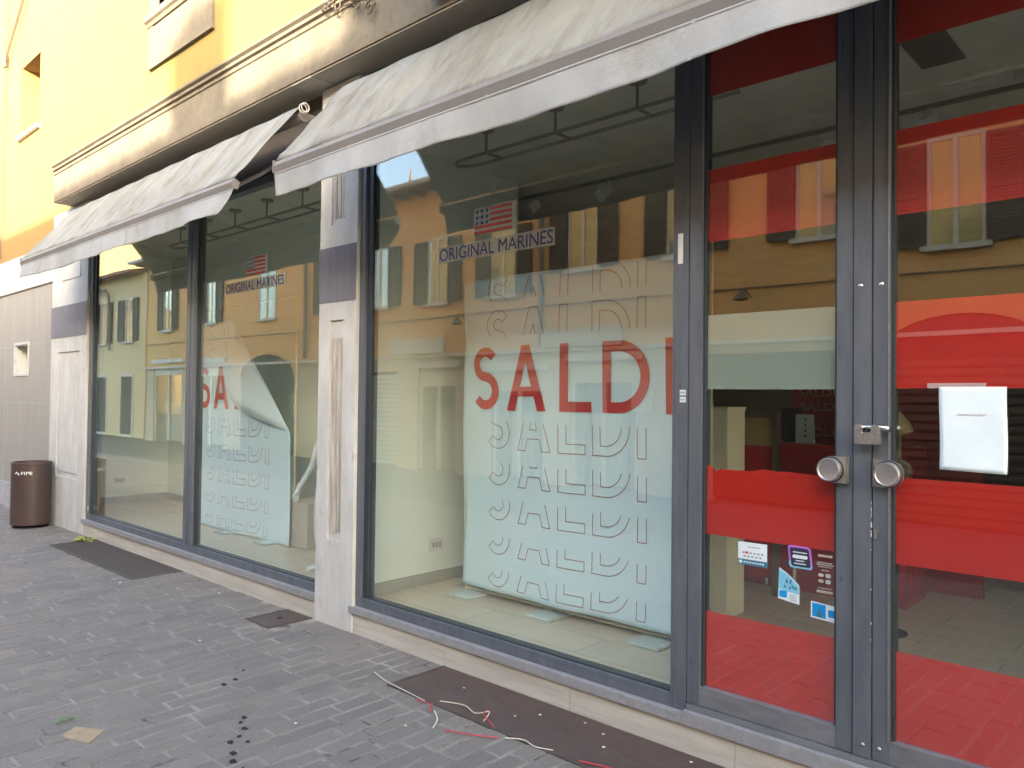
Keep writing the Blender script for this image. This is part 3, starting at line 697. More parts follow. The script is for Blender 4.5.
# ================================================================= WINDOW LETTERING
def text_mesh(name, txt, w, h, x, z, y, m, parent, extr=0.0004):
    cu = bpy.data.curves.new('txt', 'FONT'); cu.body = txt; cu.size = 1.0; cu.offset = 0.0
    ob = bpy.data.objects.new('txt', cu); COL.objects.link(ob)
    dg = bpy.context.evaluated_depsgraph_get(); me0 = ob.evaluated_get(dg).to_mesh()
    xs = [v.co.x for v in me0.vertices]; ys = [v.co.y for v in me0.vertices]
    x0, x1, y0, y1 = min(xs), max(xs), min(ys), max(ys)
    mb = MB(); vs = [(x + (v.co.x - x0) / (x1 - x0) * w, y, z + (v.co.y - y0) / (y1 - y0) * h) for v in me0.vertices]
    mb.add(vs, [tuple(p.vertices) for p in me0.polygons])
    ob.evaluated_get(dg).to_mesh_clear(); bpy.data.objects.remove(ob); bpy.data.curves.remove(cu)
    return mb.build(name, m, parent)
def decal(x0, z0, w, fx, fz, lbl):
    t = thing('window_sign', (x0 + w / 2, -0.002, z0), lbl, 'window sign')
    B(x0 - 0.012, x0 + w + 0.012, -0.0020, -0.0006, z0 - 0.010, z0 + 0.086).build('clear_strip', 'clear_strip', t)
    text_mesh('lettering', 'ORIGINAL MARINES', w, 0.074, x0, z0, -0.0028, 'ink_blue', t)
    f = MB(); W, Hh = 0.30, 0.145
    B(fx - 0.004, fx + W + 0.03, -0.0020, -0.0006, fz - 0.005, fz + Hh + 0.008).build('clear_strip', 'clear_strip', t)
    n = 5; sh = Hh / (2 * n - 1)
    for k in range(n):
        z = fz + k * 2 * sh; xa = fx + (0.125 if k >= 2 else 0)
        f.box(xa, fx + W, -0.0032, -0.0024, z, z + sh)
    f.build('flag_stripes', 'flag_red', t)
    s = MB()
    for i in range(3):
        for j in range(3):
            cx, cz = fx + 0.022 + i * 0.040, fz + Hh - 0.014 - j * 0.034; pts = []
            for k in range(10):
                r = 0.0150 if k % 2 == 0 else 0.0075; a = pi / 2 + k * pi / 5; pts.append((cx + r * cos(a), cz + r * sin(a)))
            s.prism_y(pts, -0.0032, -0.0024)
    s.build('flag_stars', 'ink_blue', t)
decal(-3.540, 2.386, 0.905, -3.236, 2.510, 'blue shop lettering and striped flag on the glass above the flat banner')
decal(-6.270, 2.420, 0.935, -5.925, 2.535, 'blue shop lettering and striped flag on the glass above the peeled banner')

# ================================================================= STICKERS, PAPER, PADLOCK
YS = -0.0006
def sticker(lbl, quad, m, name='sticker'):
    mb = MB(); mb.prism_y(quad, YS - 0.0008, YS); o = mb.build(name, m); return tag(o, lbl, 'sticker')
s1 = sticker('white and teal payment sticker near the left edge of the door glass', [(-1.565, 0.843), (-1.433, 0.845), (-1.433, 0.942), (-1.565, 0.941)], 'st_white')
B(-1.565, -1.433, YS - .0016, YS - .0009, 0.843, 0.868).build('teal_footer', 'st_teal', s1)
pr = MB()
for k in range(6): pr.box(-1.545 + k * 0.017, -1.535 + k * 0.017, YS - .0016, YS - .0009, 0.892, 0.900)
for k in range(4): pr.box(-1.520 + k * 0.015, -1.508 + k * 0.015, YS - .0016, YS - .0009, 0.920, 0.924)
for k in range(5): pr.box(-1.54 + k * 0.018, -1.53 + k * 0.018, YS - .0016, YS - .0009, 0.877, 0.885)
pr.build('print', 'st_grey', s1)
pr = MB(); pr.box(-1.532, -1.517, YS - .0024, YS - .0017, 0.894, 0.902); pr.build('red_mark', 'ink_red', s1)
pr = MB()
pr.lathe([(0.007, YS - .0017), (0.007, YS - .0024)], (-1.552, 0, 0.856), 'y', 16)
for k in range(8): pr.box(-1.538 + k * 0.012, -1.531 + k * 0.012, YS - .0024, YS - .0017, 0.853, 0.859)
pr.build('footer_print', 'st_white', s1)
def rrect(cx, cz, w, h, r, n=6, skew=0.0):
    pts = []
    for sx, sz, a0 in ((1, 1, 0), (-1, 1, pi / 2), (-1, -1, pi), (1, -1, 3 * pi / 2)):
        for i in range(n + 1):
            a = a0 + (pi / 2) * i / n
            px, pz = sx * (w / 2 - r) + r * cos(a), sz * (h / 2 - r) + r * sin(a); pts.append((cx + px + skew * pz, cz + pz))
    return pts
s2 = tag(MB().prism_y(rrect(-1.291, 0.910, 0.096, 0.092, 0.014, skew=-0.12), YS - .0008, YS).build('sticker', 'st_violet'), 'dark rounded square sticker with a violet to blue border', 'sticker')
mb = MB().prism_y(rrect(-1.291, 0.880, 0.094, 0.030, 0.012, skew=-0.12), YS - .0014, YS - .0009).build('blue_border', 'st_sky', s2)
MB().prism_y(rrect(-1.291, 0.910, 0.080, 0.076, 0.009, skew=-0.12), YS - .0022, YS - .0015).build('dark_field', 'st_dark', s2)
pr = MB(); pr.prism_y(rrect(-1.291, 0.912, 0.062, 0.014, 0.006), YS - .0030, YS - .0023)
for zz, ww in ((0.930, 0.058), (0.896, 0.036), (0.884, 0.050)): pr.box(-1.291 - ww / 2, -1.291 + ww / 2, YS - .0030, YS - .0023, zz - 0.002, zz + 0.002)
pr.build('print', 'st_white', s2)
s3 = sticker('half torn white and blue card sticker below the dark one', [(-1.384, 0.727), (-1.294, 0.715), (-1.294, 0.793), (-1.318, 0.815), (-1.348, 0.838), (-1.380, 0.856)], 'st_white')
MB().prism_y([(-1.381, 0.768), (-1.296, 0.755), (-1.296, 0.790), (-1.318, 0.811), (-1.348, 0.834), (-1.379, 0.850)], YS - .0016, YS - .0009).build('torn_picture', 'st_sky', s3)
pr = MB()
for k in range(9): 
    a_, b_ = R(-1.375, -1.31), R(0.770, 0.805); pr.add([(a_, YS - .0018, b_), (a_ + .012, YS - .0018, b_ - .004), (a_ + .006, YS - .0018, b_ + .012)], [(0, 1, 2)])
pr.build('picture_marks', 'st_teal', s3)
B(-1.378, -1.346, YS - .0016, YS - .0009, 0.735, 0.763).build('blue_logo', 'st_blue', s3)
pr = MB()
for k in range(4): pr.box(-1.334, -1.334 + 0.03 - 0.004 * (k % 2), YS - .0016, YS - .0009, 0.727 + k * 0.007, 0.7295 + k * 0.007)
pr.build('print', 'st_grey', s3)
s5 = sticker('blue and white card sticker in the bottom right corner of the glass', [(-1.246, 0.676), (-1.141, 0.668), (-1.141, 0.734), (-1.246, 0.742)], 'st_white')
MB().prism_y([(-1.240, 0.682), (-1.186, 0.679), (-1.186, 0.733), (-1.240, 0.736)], YS - .0016, YS - .0009).build('blue_picture', 'st_blue', s5)
MB().prism_y([(-1.228, 0.683), (-1.198, 0.681), (-1.206, 0.705), (-1.210, 0.722), (-1.215, 0.705)], YS - .0022, YS - .0017).build('arch_mark', 'st_teal', s5)
B(-1.176, -1.149, YS - .0016, YS - .0009, 0.688, 0.717).build('blue_logo', 'st_blue', s5)
s4 = thing('window_print', (-1.19, -0.001, 0.77), 'white opening hours print and icons at the right of the door glass', 'window print')
pr = MB()
for zz, ww, hh in ((0.930, 0.050, 0.009), (0.902, 0.058, 0.004), (0.894, 0.064, 0.004), (0.886, 0.050, 0.003), (0.872, 0.026, 0.004), (0.800, 0.05, 0.003), (0.786, 0.062, 0.010)):
    xx = -1.191 - ww / 2
    while xx < -1.191 + ww / 2: l = R(0.003, 0.008); pr.box(xx, xx + l, YS - .0008, YS, zz - hh / 2, zz + hh / 2); xx += l + 0.002
pr.build('print_lines', 'st_line', s4)
pr = MB()
for i in range(2):
    for j in range(2): pr.prism_y(rrect(-1.205 + i * 0.028, 0.852 - j * 0.024, 0.020, 0.012 + 0.004 * i, 0.004), YS - .0008, YS)
ic = pr.build('icons', 'st_line', s4); B(-1.213, -1.198, YS - .0016, YS - .0009, 0.825, 0.831).build('gold_icon', 'gold', s4)

# paper notice
pm = MB(); X0p, X1p, Z0p, Z1p = -0.774, -0.561, 1.309, 1.612
pm.grid(lambda a, b: (X0p + (X1p - X0p) * a + 0.002 * sin(b * 5), -0.0032 - 0.0035 * abs(sin(a * 3.0 + b * 2)) * (1 - b) - 0.002 * a * (1 - b), Z0p + (Z1p - Z0p) * b - 0.004 * a * (1 - b)), 14, 18)
notice = tag(pm.build('paper_notice', 'paper', smooth=True, solid=0.0004), 'plain white sheet of paper taped inside the dark gap of the right leaf', 'paper')
B(-0.815, -0.625, -0.0024, -0.0012, 1.607, 1.626).build('adhesive_tape', 'clear_strip', notice)
B(-0.715, -0.625, -0.0085, -0.0072, 1.512, 1.5135).build('printed_line', 'ink_line', notice)
nm = MB()
for k in range(2): nm.box(-0.69 + k * .012, -0.655 + k * .01, -0.0082, -0.0078, 1.455 - k * 0.03, 1.4565 - k * 0.03)

# padlock
pd = thing('padlock', (-1.01, -0.07, 1.40), 'rectangular steel padlock locking the meeting door stiles', 'padlock')
bz0, bz1 = 1.392, 1.468
prof = [(-1.050, bz0), (-0.958, bz0), (-0.958, bz1 - 0.004), (-0.986, bz1), (-0.990, bz1 - 0.030), (-1.020, bz1 - 0.030), (-1.024, bz1), (-1.046, bz1), (-1.050, bz1 - 0.004)]
MB().prism_y(prof, -0.086, -0.052).build('lock_body', 'steel_dull', pd, bevel=0.003)
MB().tube([(-1.045, -0.070, bz1 - 0.010), (-0.955, -0.070, bz1 - 0.010), (-0.942, -0.068, bz1 - 0.012), (-0.936, -0.058, bz1 - 0.016), (-0.936, -0.030, bz1 - 0.018)], 0.010, 12).build('shackle', 'chrome', pd, smooth=True)
MB().tube([(-1.008, -0.070, bz1 - 0.028), (-1.008, -0.070, bz1 - 0.012)], 0.012, 12).build('shackle_bolt', 'black', pd)
MB().box(-1.03, -0.985, -0.052, -0.030, 1.42, 1.445).build('hasp', 'steel_dull', pd)

# ================================================================= INTERIOR THINGS
# white pedestal box + mannequin in the left window
tag(B(-6.62, -6.22, 0.80, 1.18, 0.131, 0.555).build('pedestal_box', 'carton', bevel=0.004), 'beige display box on the floor beside the white mannequin', 'display box')
def skin_body(name, joints, edges, m, parent, levels=2, root=0):
    o0 = Vector(parent['_o']) if parent is not None else Vector((0, 0, 0))
    me = bpy.data.meshes.new(name); me.from_pydata([Vector(j[0]) - o0 for j in joints], edges, [])
    o = bpy.data.objects.new(name, me); COL.objects.link(o)
    md = o.modifiers.new('s', 'SKIN'); md.use_smooth_shade = True
    sub = o.modifiers.new('u', 'SUBSURF'); sub.levels = levels; sub.render_levels = levels
    for i, j in enumerate(joints):
        r = j[1]; r = (r, r) if not hasattr(r, '__len__') else r
        me.skin_vertices[0].data[i].radius = r
    me.skin_vertices[0].data[root].use_root = True
    dg = bpy.context.evaluated_depsgraph_get(); m2 = bpy.data.meshes.new_from_object(o.evaluated_get(dg))
    bpy.data.objects.remove(o); bpy.data.meshes.remove(me)
    o = bpy.data.objects.new(name, m2); COL.objects.link(o); m2.materials.clear(); m2.materials.append(M[m])
    for p in m2.polygons: p.use_smooth = True
    if parent is not None: o.parent = parent
    o['_o'] = tuple(o0); return o
def mannequin(cx, cy, fz, s, arm_out, m, parent_label, name='mannequin', armr=0.0):
    t = thing(name, (cx, cy, fz), parent_label, 'mannequin')
    P = lambda x, y, z: (cx + x * s, cy + y * s, fz + z * s)
    J = [(P(0, 0, 0.93), (0.125 * s, 0.10 * s)), (P(0, 0.0, 1.10), (0.105 * s, 0.085 * s)), (P(0, -0.01, 1.28), (0.135 * s, 0.10 * s)), (P(0, 0, 1.42), (0.08 * s, 0.07 * s)), (P(0, 0, 1.50), 0.048 * s),
         (P(0, -0.01, 1.60), (0.082 * s, 0.095 * s)), (P(0, -0.01, 1.71), (0.078 * s, 0.09 * s)), (P(0, 0, 1.78), (0.04 * s, 0.05 * s)),
         (P(-0.17, 0, 1.40), 0.052 * s), (P(-0.20 - armr, 0.01, 1.14), 0.040 * s), (P(-0.24 - armr * 2, -0.07, 0.90), 0.028 * s), (P(-0.25 - armr * 2, -0.10, 0.83), (0.018 * s, 0.030 * s)),
         (P(0.17, 0, 1.40), 0.052 * s), (P(0.23, 0.01, 1.14), 0.040 * s), (P(0.25, -0.06, 0.90), 0.028 * s), (P(0.255, -0.09, 0.83), (0.018 * s, 0.030 * s)),
         (P(-0.10, 0, 0.86), 0.088 * s), (P(-0.12, -0.03, 0.50), 0.056 * s), (P(-0.13, 0.01, 0.10), 0.034 * s), (P(-0.13, 0.02, 0.045), 0.036 * s), (P(-0.16, -0.15, 0.03), (0.036 * s, 0.022 * s)),
         (P(0.10, 0, 0.86), 0.088 * s), (P(0.11, 0.0, 0.50), 0.056 * s), (P(0.12, 0.05, 0.10), 0.034 * s), (P(0.12, 0.06, 0.045), 0.036 * s), (P(0.14, -0.10, 0.03), (0.036 * s, 0.022 * s))]
    E_ = [(0, 1), (1, 2), (2, 3), (3, 4), (4, 5), (5, 6), (6, 7), (3, 8), (8, 9), (9, 10), (10, 11), (3, 12), (12, 13), (13, 14), (14, 15), (0, 16), (16, 17), (17, 18), (18, 19), (19, 20), (0, 21), (21, 22), (22, 23), (23, 24), (24, 25)]
    nb = len(J)
    for hi, sx in ((11, -1), (15, 1)):          # fingers
        hx, hy, hz = J[hi][0]
        for k, (dy, ln) in enumerate(((-0.028, 0.055), (-0.010, 0.068), (0.008, 0.066), (0.024, 0.052))):
            a_ = len(J); J.append(((hx, hy + dy * s, hz - 0.030 * s), 0.009 * s)); J.append(((hx - sx * 0.004 * s, hy + dy * 1.1 * s - 0.006 * s, hz - (0.030 + ln) * s), 0.0065 * s)); E_ += [(hi, a_), (a_, a_ + 1)]
        a_ = len(J); J.append(((hx - sx * 0.012 * s, hy - 0.045 * s, hz - 0.012 * s), 0.009 * s)); J.append(((hx - sx * 0.016 * s, hy - 0.062 * s, hz - 0.045 * s), 0.007 * s)); E_ += [(hi, a_), (a_, a_ + 1)]
    skin_body('body', J, E_, m, t)
    MB().lathe([(0.15 * s, 0.001), (0.15 * s, 0.012)], (cx, cy + 0.05, fz), 'z', 32).build('stand_base', 'acrylic', t)
    return t
mannequin(-5.34, 0.42, 0.131, 0.74, 0, 'mannequin', 'white child sized mannequin half hidden behind the stone pillar', armr=0.10)
# interior seen through the doors
cb = thing('display_cabinet', (-2.42, 1.7, 0.13), 'tall cream cabinet inside the shop seen through the left leaf', 'cabinet')
B(-2.62, -2.39, 1.50, 1.75, 0.131, 1.500).build('body', 'cabinet_paint', cb, bevel=0.004)
B(-2.625, -2.385, 1.495, 1.755, 1.501, 1.512).build('top', 'cabinet_paint', cb)
B(-2.60, -2.53, 1.492, 1.499, 0.95, 1.20).build('price_card', 'paper', cb)
mf = thing('wooden_stand', (-2.5, 2.3, 0.13), 'brown wooden stand with a mustard panel between cabinet and red counter', 'stand')
m_ = MB(); m_.box(-2.74, -2.70, 2.30, 2.35, 0.131, 1.47).box(-2.445, -2.405, 2.30, 2.35, 0.131, 1.47).box(-2.70, -2.445, 2.30, 2.35, 1.43, 1.47); m_.build('frame', 'wood', mf)
B(-2.70, -2.445, 2.33, 2.345, 1.22, 1.43).build('panel', 'mustard', mf)
B(-2.70, -2.445, 2.33, 2.345, 0.25, 1.215).build('lower_panel', 'red_counter', mf)
ct = thing('sales_counter', (-2.2, 2.8, 0.13), 'red lacquered sales counter inside the shop', 'counter')
B(-2.98, -1.62, 2.60, 3.10, 0.131, 1.205).build('body', 'red_counter', ct, bevel=0.005); B(-3.0, -1.60, 2.58, 3.12, 1.206, 1.235).build('counter_top', 'red_counter', ct)
B(-2.40, -1.80, 2.592, 2.599, 0.80, 1.08).build('dark_panel', 'red_panel', ct)
tag(MB().grid(lambda a, b: (-2.80 + 0.26 * a, 2.62 + 0.22 * b, 1.238 + 0.10 * sin(pi * a) ** 2 * sin(pi * b) + 0.015 * sin(a * 17 + b * 5) ** 2 * sin(pi * b)), 24, 16).build('folded_cloth', 'pink', smooth=True, solid=0.006), 'pink cloth heaped on the red counter', 'cloth')
rw = thing('red_screen', (-2.3, 3.3, 0.13), 'dark red printed screen standing behind the counter', 'screen')
B(-2.72, -1.3, 3.30, 3.34, 0.131, 2.05).build('panel', 'red_panel', rw)
text_mesh('print', 'SALDI', 0.30, 0.065, -2.66, 1.60, 3.295, 'mustard', rw); text_mesh('print', 'SALDI', 0.30, 0.065, -2.64, 1.48, 3.295, 'mustard', rw)
text_mesh('print', 'SOLI', 0.26, 0.07, -2.62, 1.27, 3.295, 'mustard', rw)
pc = MB(); pc.add([(-2.44, 2.70, 1.237), (-2.29, 2.70, 1.237), (-2.33, 2.78, 1.455), (-2.47, 2.78, 1.455), (-2.44, 2.706, 1.237), (-2.29, 2.706, 1.237), (-2.33, 2.786, 1.455), (-2.47, 2.786, 1.455)], [(0, 1, 2, 3), (4, 7, 6, 5), (0, 4, 5, 1), (1, 5, 6, 2), (2, 6, 7, 3), (3, 7, 4, 0)])
card = tag(pc.build('price_card', 'paper'), 'slanted white price card on the red counter', 'card')
pr = MB()
for k in range(4): pr.add([(-2.375 - .006 * k, 2.714 + 0.0155 * k, 1.28 + 0.042 * k), (-2.362 - .006 * k, 2.714 + 0.0155 * k, 1.28 + 0.042 * k), (-2.366 - .006 * k, 2.721 + 0.0155 * k, 1.30 + 0.042 * k), (-2.379 - .006 * k, 2.721 + 0.0155 * k, 1.30 + 0.042 * k)], [(0, 1, 2, 3)])
pr.build('print', 'st_dark', card)
tag(B(-2.56, -2.485, 2.72, 2.95, 1.237, 1.50).build('till_screen', 'black', bevel=0.005), 'black till screen standing on the red counter', 'till screen')
ws = thing('white_stand', (-2.6, 2.2, 0.13), 'thin white metal stand low behind the stickered glass', 'stand')
m_ = MB(); m_.tube([(-2.40, 2.6, 0.14), (-2.40, 2.6, 0.62), (-2.62, 2.6, 0.58)], 0.012); m_.tube([(-2.62, 2.6, 0.58), (-2.62, 2.6, 0.14)], 0.012); m_.build('tube_frame', 'white_paint', ws)
tm = thing('hat_stand', (-1.53, 1.95, 0.13), 'display stand with a khaki hat and scarf just inside the right leaf', 'hat stand')
MB().lathe([(0.10, 0.001), (0.10, 0.012)], (-1.53, 1.95, 0.131), 'z', 24).build('stand_base', 'black', tm); MB().tube([(-1.53, 1.95, 0.14), (-1.53, 1.95, 1.10)], 0.010).build('pole', 'black', tm)
MB().lathe([(0.02, 0.0), (0.075, 0.03), (0.095, 0.08), (0.085, 0.13), (0.04, 0.16)], (-1.50, 1.93, 1.05), 'z', 28).build('round_holder', 'tray_grey', tm, smooth=True)
MB().grid(lambda a, b: (-1.525 + (0.052 + 0.008 * sin(a * 6 * pi)) * cos(2 * pi * a), 1.95 + (0.048 + 0.008 * sin(a * 6 * pi)) * sin(2 * pi * a), 1.19 + 0.21 * b), 48, 8).build('scarf', 'khaki', tm, smooth=True, solid=0.004)
MB().grid(lambda a, b: (-1.53 + (0.125 - 0.115 * b ** 1.6 + 0.006 * sin(a * 8 * pi)) * cos(2 * pi * a), 1.95 + (0.10 - 0.09 * b ** 1.6) * sin(2 * pi * a), 1.375 + 0.16 * b + 0.02 * sin(2 * pi * a) * (1 - b)), 48, 12).build('hat', 'khaki', tm, smooth=True, solid=0.005)
sc = thing('roller_grille', (0.2, 6.0, 0.13), 'dark slatted grille deep inside the shop behind the right leaf', 'grille')
m_ = MB(); z = 0.14
while z < 2.1: m_.box(-2.9, 2.3, 6.0, 6.03, z, z + 0.075); z += 0.10
m_.build('slats', 'roller_brown', sc); B(-2.95, 2.35, 6.04, 6.08, 0.131, 2.15).build('backing', 'dark_in', sc)

# ================================================================= AWNINGS
def awning(x0, x1, lbl, seed):
    rnd = random.Random(seed); t = thing('awning', ((x0 + x1) / 2, -0.05, 3.0), lbl, 'awning', None)
    YT, ZT, YB, ZB = -0.215, 3.606, -0.685, 3.002
    folds = [(rnd.uniform(0, 1), rnd.uniform(0.010, 0.030), rnd.uniform(-0.34, -0.02), rnd.choice([-1, 1]) * rnd.uniform(0.006, 0.015)) for _ in range(34)]
    def cloth(a, b):
        x = x0 + (x1 - x0) * a; y = YT + (YB - YT) * b; z = ZT + (ZB - ZT) * b
        h = 0.001 * sin(pi * b)
        for c, w_, sl, am in folds: h += am * sin(pi * b) ** 0.6 * math.exp(-(((a - c) * (x1 - x0) / 4 - sl * b) / w_) ** 2)
        h += 0.003 * sin(a * 60 + b * 9) + 0.010 * math.exp(-((b - 0.93 + 0.03 * sin(a * 30)) / 0.03) ** 2)
        h += 0.0 * sin(a) * sin(pi * b)
        return (x, y - h * 0.8, z + h * 0.6 - 0.010 * sin(pi * a) * b)
    MB().grid(cloth, 150, 16).build('canopy', 'awning', t, smooth=True, solid=0.0015)
    MB().tube([(x0 + 0.01, YT + 0.045, ZT - 0.055), (x1 - 0.01, YT + 0.045, ZT - 0.055)], 0.036, 18).build('roller', 'awning_bar', t, smooth=True)
    fb = MB().prism_x([(YB - 0.006, ZB - 0.008), (YB + 0.035, ZB - 0.030), (YB + 0.025, ZB - 0.076), (YB - 0.014, ZB - 0.080), (YB - 0.026, ZB - 0.040)], x0, x1).build('front_bar', 'awning_bar', t)
    B(x0 - 0.004, x0, YB - 0.024, YB + 0.03, ZB - 0.076, ZB).build('end_cap', 'awning_bar', fb)
    ph = rnd.uniform(0, 6)
    def val(a, b):
        x = x0 + (x1 - x0) * a; zt = ZB - 0.076; zb = 2.766 + 0.006 * sin(a * 7 + ph) + 0.004 * sin(a * 23)
        y = YB - 0.014 - 0.016 * b + b * (0.016 * sin(x * 3.1 + ph) + 0.010 * sin(x * 7.7 + 1) + 0.004 * sin(x * 19))
        e = 0.10 * b * b * max(0, (x - (x1 - 0.3)) / 0.3) if x1 < 0 else 0
        ee = -0.06 * b * max(0, 1 - (x - x0) / 0.25)
        return (x - e + ee * -0.6, y, zt + (zb - zt) * b + (0.05 * b * max(0, (x - (x1 - 0.12)) / 0.12) if x1 < 0 else 0))
    v = MB().grid(val, 220, 12).build('valance', 'valance', t, smooth=True, solid=0.0012)
    h = MB()
    for k in range(int((x1 - x0) / 1.05)):
        a = (k + 0.75) * 1.05 / (x1 - x0)
        p = [val(a, b / 10) for b in range(11)]
        h.add([(q[0], q[1] - 0.0025, q[2]) for q in p] + [(q[0] + 0.014, q[1] - 0.0025, q[2]) for q in p], [(i, i + 1, 12 + i, 11 + i) for i in range(10)])
    h.build('seam', 'valance', v)
    h = MB()
    p = [val(i / 200, 0.06) for i in range(201)]; h.add([(q[0], q[1] - .0025, q[2]) for q in p] + [(q[0], q[1] - .0025, q[2] - 0.006) for q in p], [(i, i + 1, 202 + i, 201 + i) for i in range(200)])
    h.build('hem', 'awning_bar', v)
    for xx in (x0 + 0.5, (x0 + x1) / 2, x1 - 0.5):
        MB().tube([(xx, 0.0, 3.30), (xx + 0.05, -0.10, 3.29), (xx + 0.16, -0.22, 3.24), (xx + 0.24, -0.36, 3.14), (xx + 0.20, -0.52, 3.03), (xx + 0.05, YB + 0.03, ZB - 0.05)], 0.014, 8).build('arm', 'awning_bar', t)
    for xx in (x0 + 0.012, x1 - 0.012):
        br = MB().lathe([(0.042, -0.010), (0.042, 0.010)], (xx, YT + 0.045, ZT - 0.055), 'x', 20).build('roller_bracket', 'awning_bar', t)
        B(xx - 0.008, xx + 0.008, YT + 0.05, 0.0, ZT - 0.08, ZT - 0.03).build('bracket_arm', 'awning_bar', br)
    return t
awning(-4.295, 0.75, 'off-white shop awning with streaky canopy nearest the red banded doors', 3)
awning(-9.50, -4.815, 'off-white shop awning farther left above the peeled banner', 8)
# loose fabric roll end with crank loop at the awning's right end
cr = MB()
for k in range(2): cr.tube([(-4.79 + 0.03 * k, -0.20 + 0.030 * cos(2 * pi * i / 16), 3.59 + 0.032 * sin(2 * pi * i / 16)) for i in range(17)], 0.005, 8)
tag(cr.build('crank_hook', 'pillar_stone', smooth=True), 'small round pale crank loops at the right end of the farther awning', 'crank hook')

# ================================================================= IRON BRACKET ON THE BAND (top of the frame)
ib = thing('iron_bracket', (-3.95, -0.26, 4.05), 'scrolled wrought iron bracket fixed across the stone band above the awning', 'bracket')
def scroll(cx, cz, r0, turns, y, s=1, n=40):
    return [(cx + s * r0 * (1 - 0.75 * i / n) * cos(turns * 2 * pi * i / n), y, cz + r0 * (1 - 0.75 * i / n) * sin(turns * 2 * pi * i / n)) for i in range(n + 1)]
m_ = MB(); m_.tube(scroll(-3.90, 3.975, 0.055, 1.4, -0.29), 0.006, 8); m_.tube(scroll(-4.02, 4.03, 0.04, 1.3, -0.30, -1), 0.006, 8)
m_.tube(scroll(-4.24, 4.10, 0.05, 1.3, -0.30, -1), 0.006, 8); m_.tube(scroll(-4.36, 4.13, 0.035, 1.3, -0.30), 0.005, 8)
m_.build('scrolls', 'iron', ib, smooth=True)
m_ = MB(); m_.tube([(-4.42, -0.295, 4.13), (-4.2, -0.31, 4.14), (-3.95, -0.33, 4.06), (-3.6, -0.38, 4.16), (-3.2, -0.5, 4.30)], 0.009); m_.tube([(-4.10, -0.29, 4.16), (-4.05, -0.32, 4.06), (-3.92, -0.30, 4.03)], 0.007); m_.build('arms', 'iron', ib)
# balcony whose shadow falls on the band (its slab is above the picture)
bl_ = B(-3.1, -0.4, -1.42, -0.287, 4.34, 4.46).build('balcony_slab', 'band_stone', shop, bevel=0.008)
for cx_ in (-3.32, -2.0, -0.75):
    n_ = 12; pf = [(-0.287, 3.82), (-0.32, 3.815)] + [(-0.32 - 0.55 * (i / n_) ** 1.4, 3.84 + 0.49 * (i / n_) ** 0.55 + 0.02 * sin(i * 1.6)) for i in range(1, n_ + 1)] + [(-0.287, 4.335)]
    MB().prism_x(pf, cx_, cx_ + 0.20).build('corbel', 'band_stone', bl_, bevel=0.004)
rl_ = MB(); rl_.tube([(-3.06, -0.30, 5.4), (-3.06, -1.38, 5.4), (-0.44, -1.38, 5.4), (-0.44, -0.30, 5.4)], 0.018)
xx = -3.06
while xx < -0.43: rl_.tube([(xx, -1.38, 4.46), (xx, -1.38, 5.4)], 0.008, 6); xx += 0.12
rl_.build('balcony_railing', 'iron', bl_)

# ================================================================= ORANGE BUILDING (left)
ob_ = thing('orange_building', (-14, 0.5, 0), 'orange plastered neighbouring house with grey beige cladding at street level', 'building')
wall_holes(MB(), -22.0, -10.02, 0.0, 0.5, 3.44, 10.5, [(-19.2, -18.4, 5.12, 6.10), (-12.36, -11.55, 5.12, 6.10)]).build('wall', 'orange', ob_)
for dx in (0, -6.84):
    w = MB().box(-12.36 + dx, -11.55 + dx, 0.36, 0.40, 5.12, 6.10).build('window', 'wood', ob_)
    MB().box(-12.42 + dx, -11.50 + dx, -0.05, 0.36, 5.075, 5.12).build('sill', 'white_paint', w)
    MB().box(-12.28 + dx, -11.63 + dx, 0.345, 0.359, 5.2, 6.02).build('pane', 'house_glass', w)
nz0, nz1, nx0, nx1 = 1.785, 2.245, -12.44, -11.78
wall_holes(MB(), -22.0, -10.70, 0.008, 0.3, 0.30, 2.945, [(nx0, nx1, nz0, nz1)]).build('cladding', 'clad', ob_)
B(-10.699, -10.02, 0.02, 0.3, -0.06, 3.44).build('wall_return', 'clad', ob_)
jm = MB()
for z in (0.62, 1.42, 2.20): jm.box(-22.0, -10.70, 0.0055, 0.0075, z, z + 0.007)
for xx in (-11.2, -12.9, -14.4): jm.box(xx, xx + 0.006, 0.0052, 0.0074, 0.30, 2.945)
jm.build('cladding_joints', 'clad_base', ob_)
B(-22.0, -10.66, -0.012, 0.3, 2.962, 3.438).build('string_course', 'pillar_stone', ob_)
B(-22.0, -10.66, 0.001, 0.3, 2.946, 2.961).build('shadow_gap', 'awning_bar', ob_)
B(-22.0, -10.66, -0.02, 0.3, -0.06, 0.299).build('base_course', 'clad_base', ob_)
n = MB(); t_ = 0.03
n.box(nx0, nx0 + t_, -0.004, 0.22, nz0, nz1).box(nx1 - t_, nx1, -0.004, 0.22, nz0, nz1).box(nx0 + t_, nx1 - t_, -0.004, 0.22, nz0, nz0 + t_).box(nx0 + t_, nx1 - t_, -0.004, 0.22, nz1 - t_, nz1)
nw = n.build('niche_frame', 'pillar_stone', ob_); B(nx0 + t_, nx1 - t_, 0.215, 0.225, nz0 + t_, nz1 - t_).build('niche_back', 'soffit', nw)
cb_ = thing('facade_cables', (-13.2, -0.05, 5.0), 'thin brown cables running along the orange wall at the upper left', 'cable')
m_ = MB()
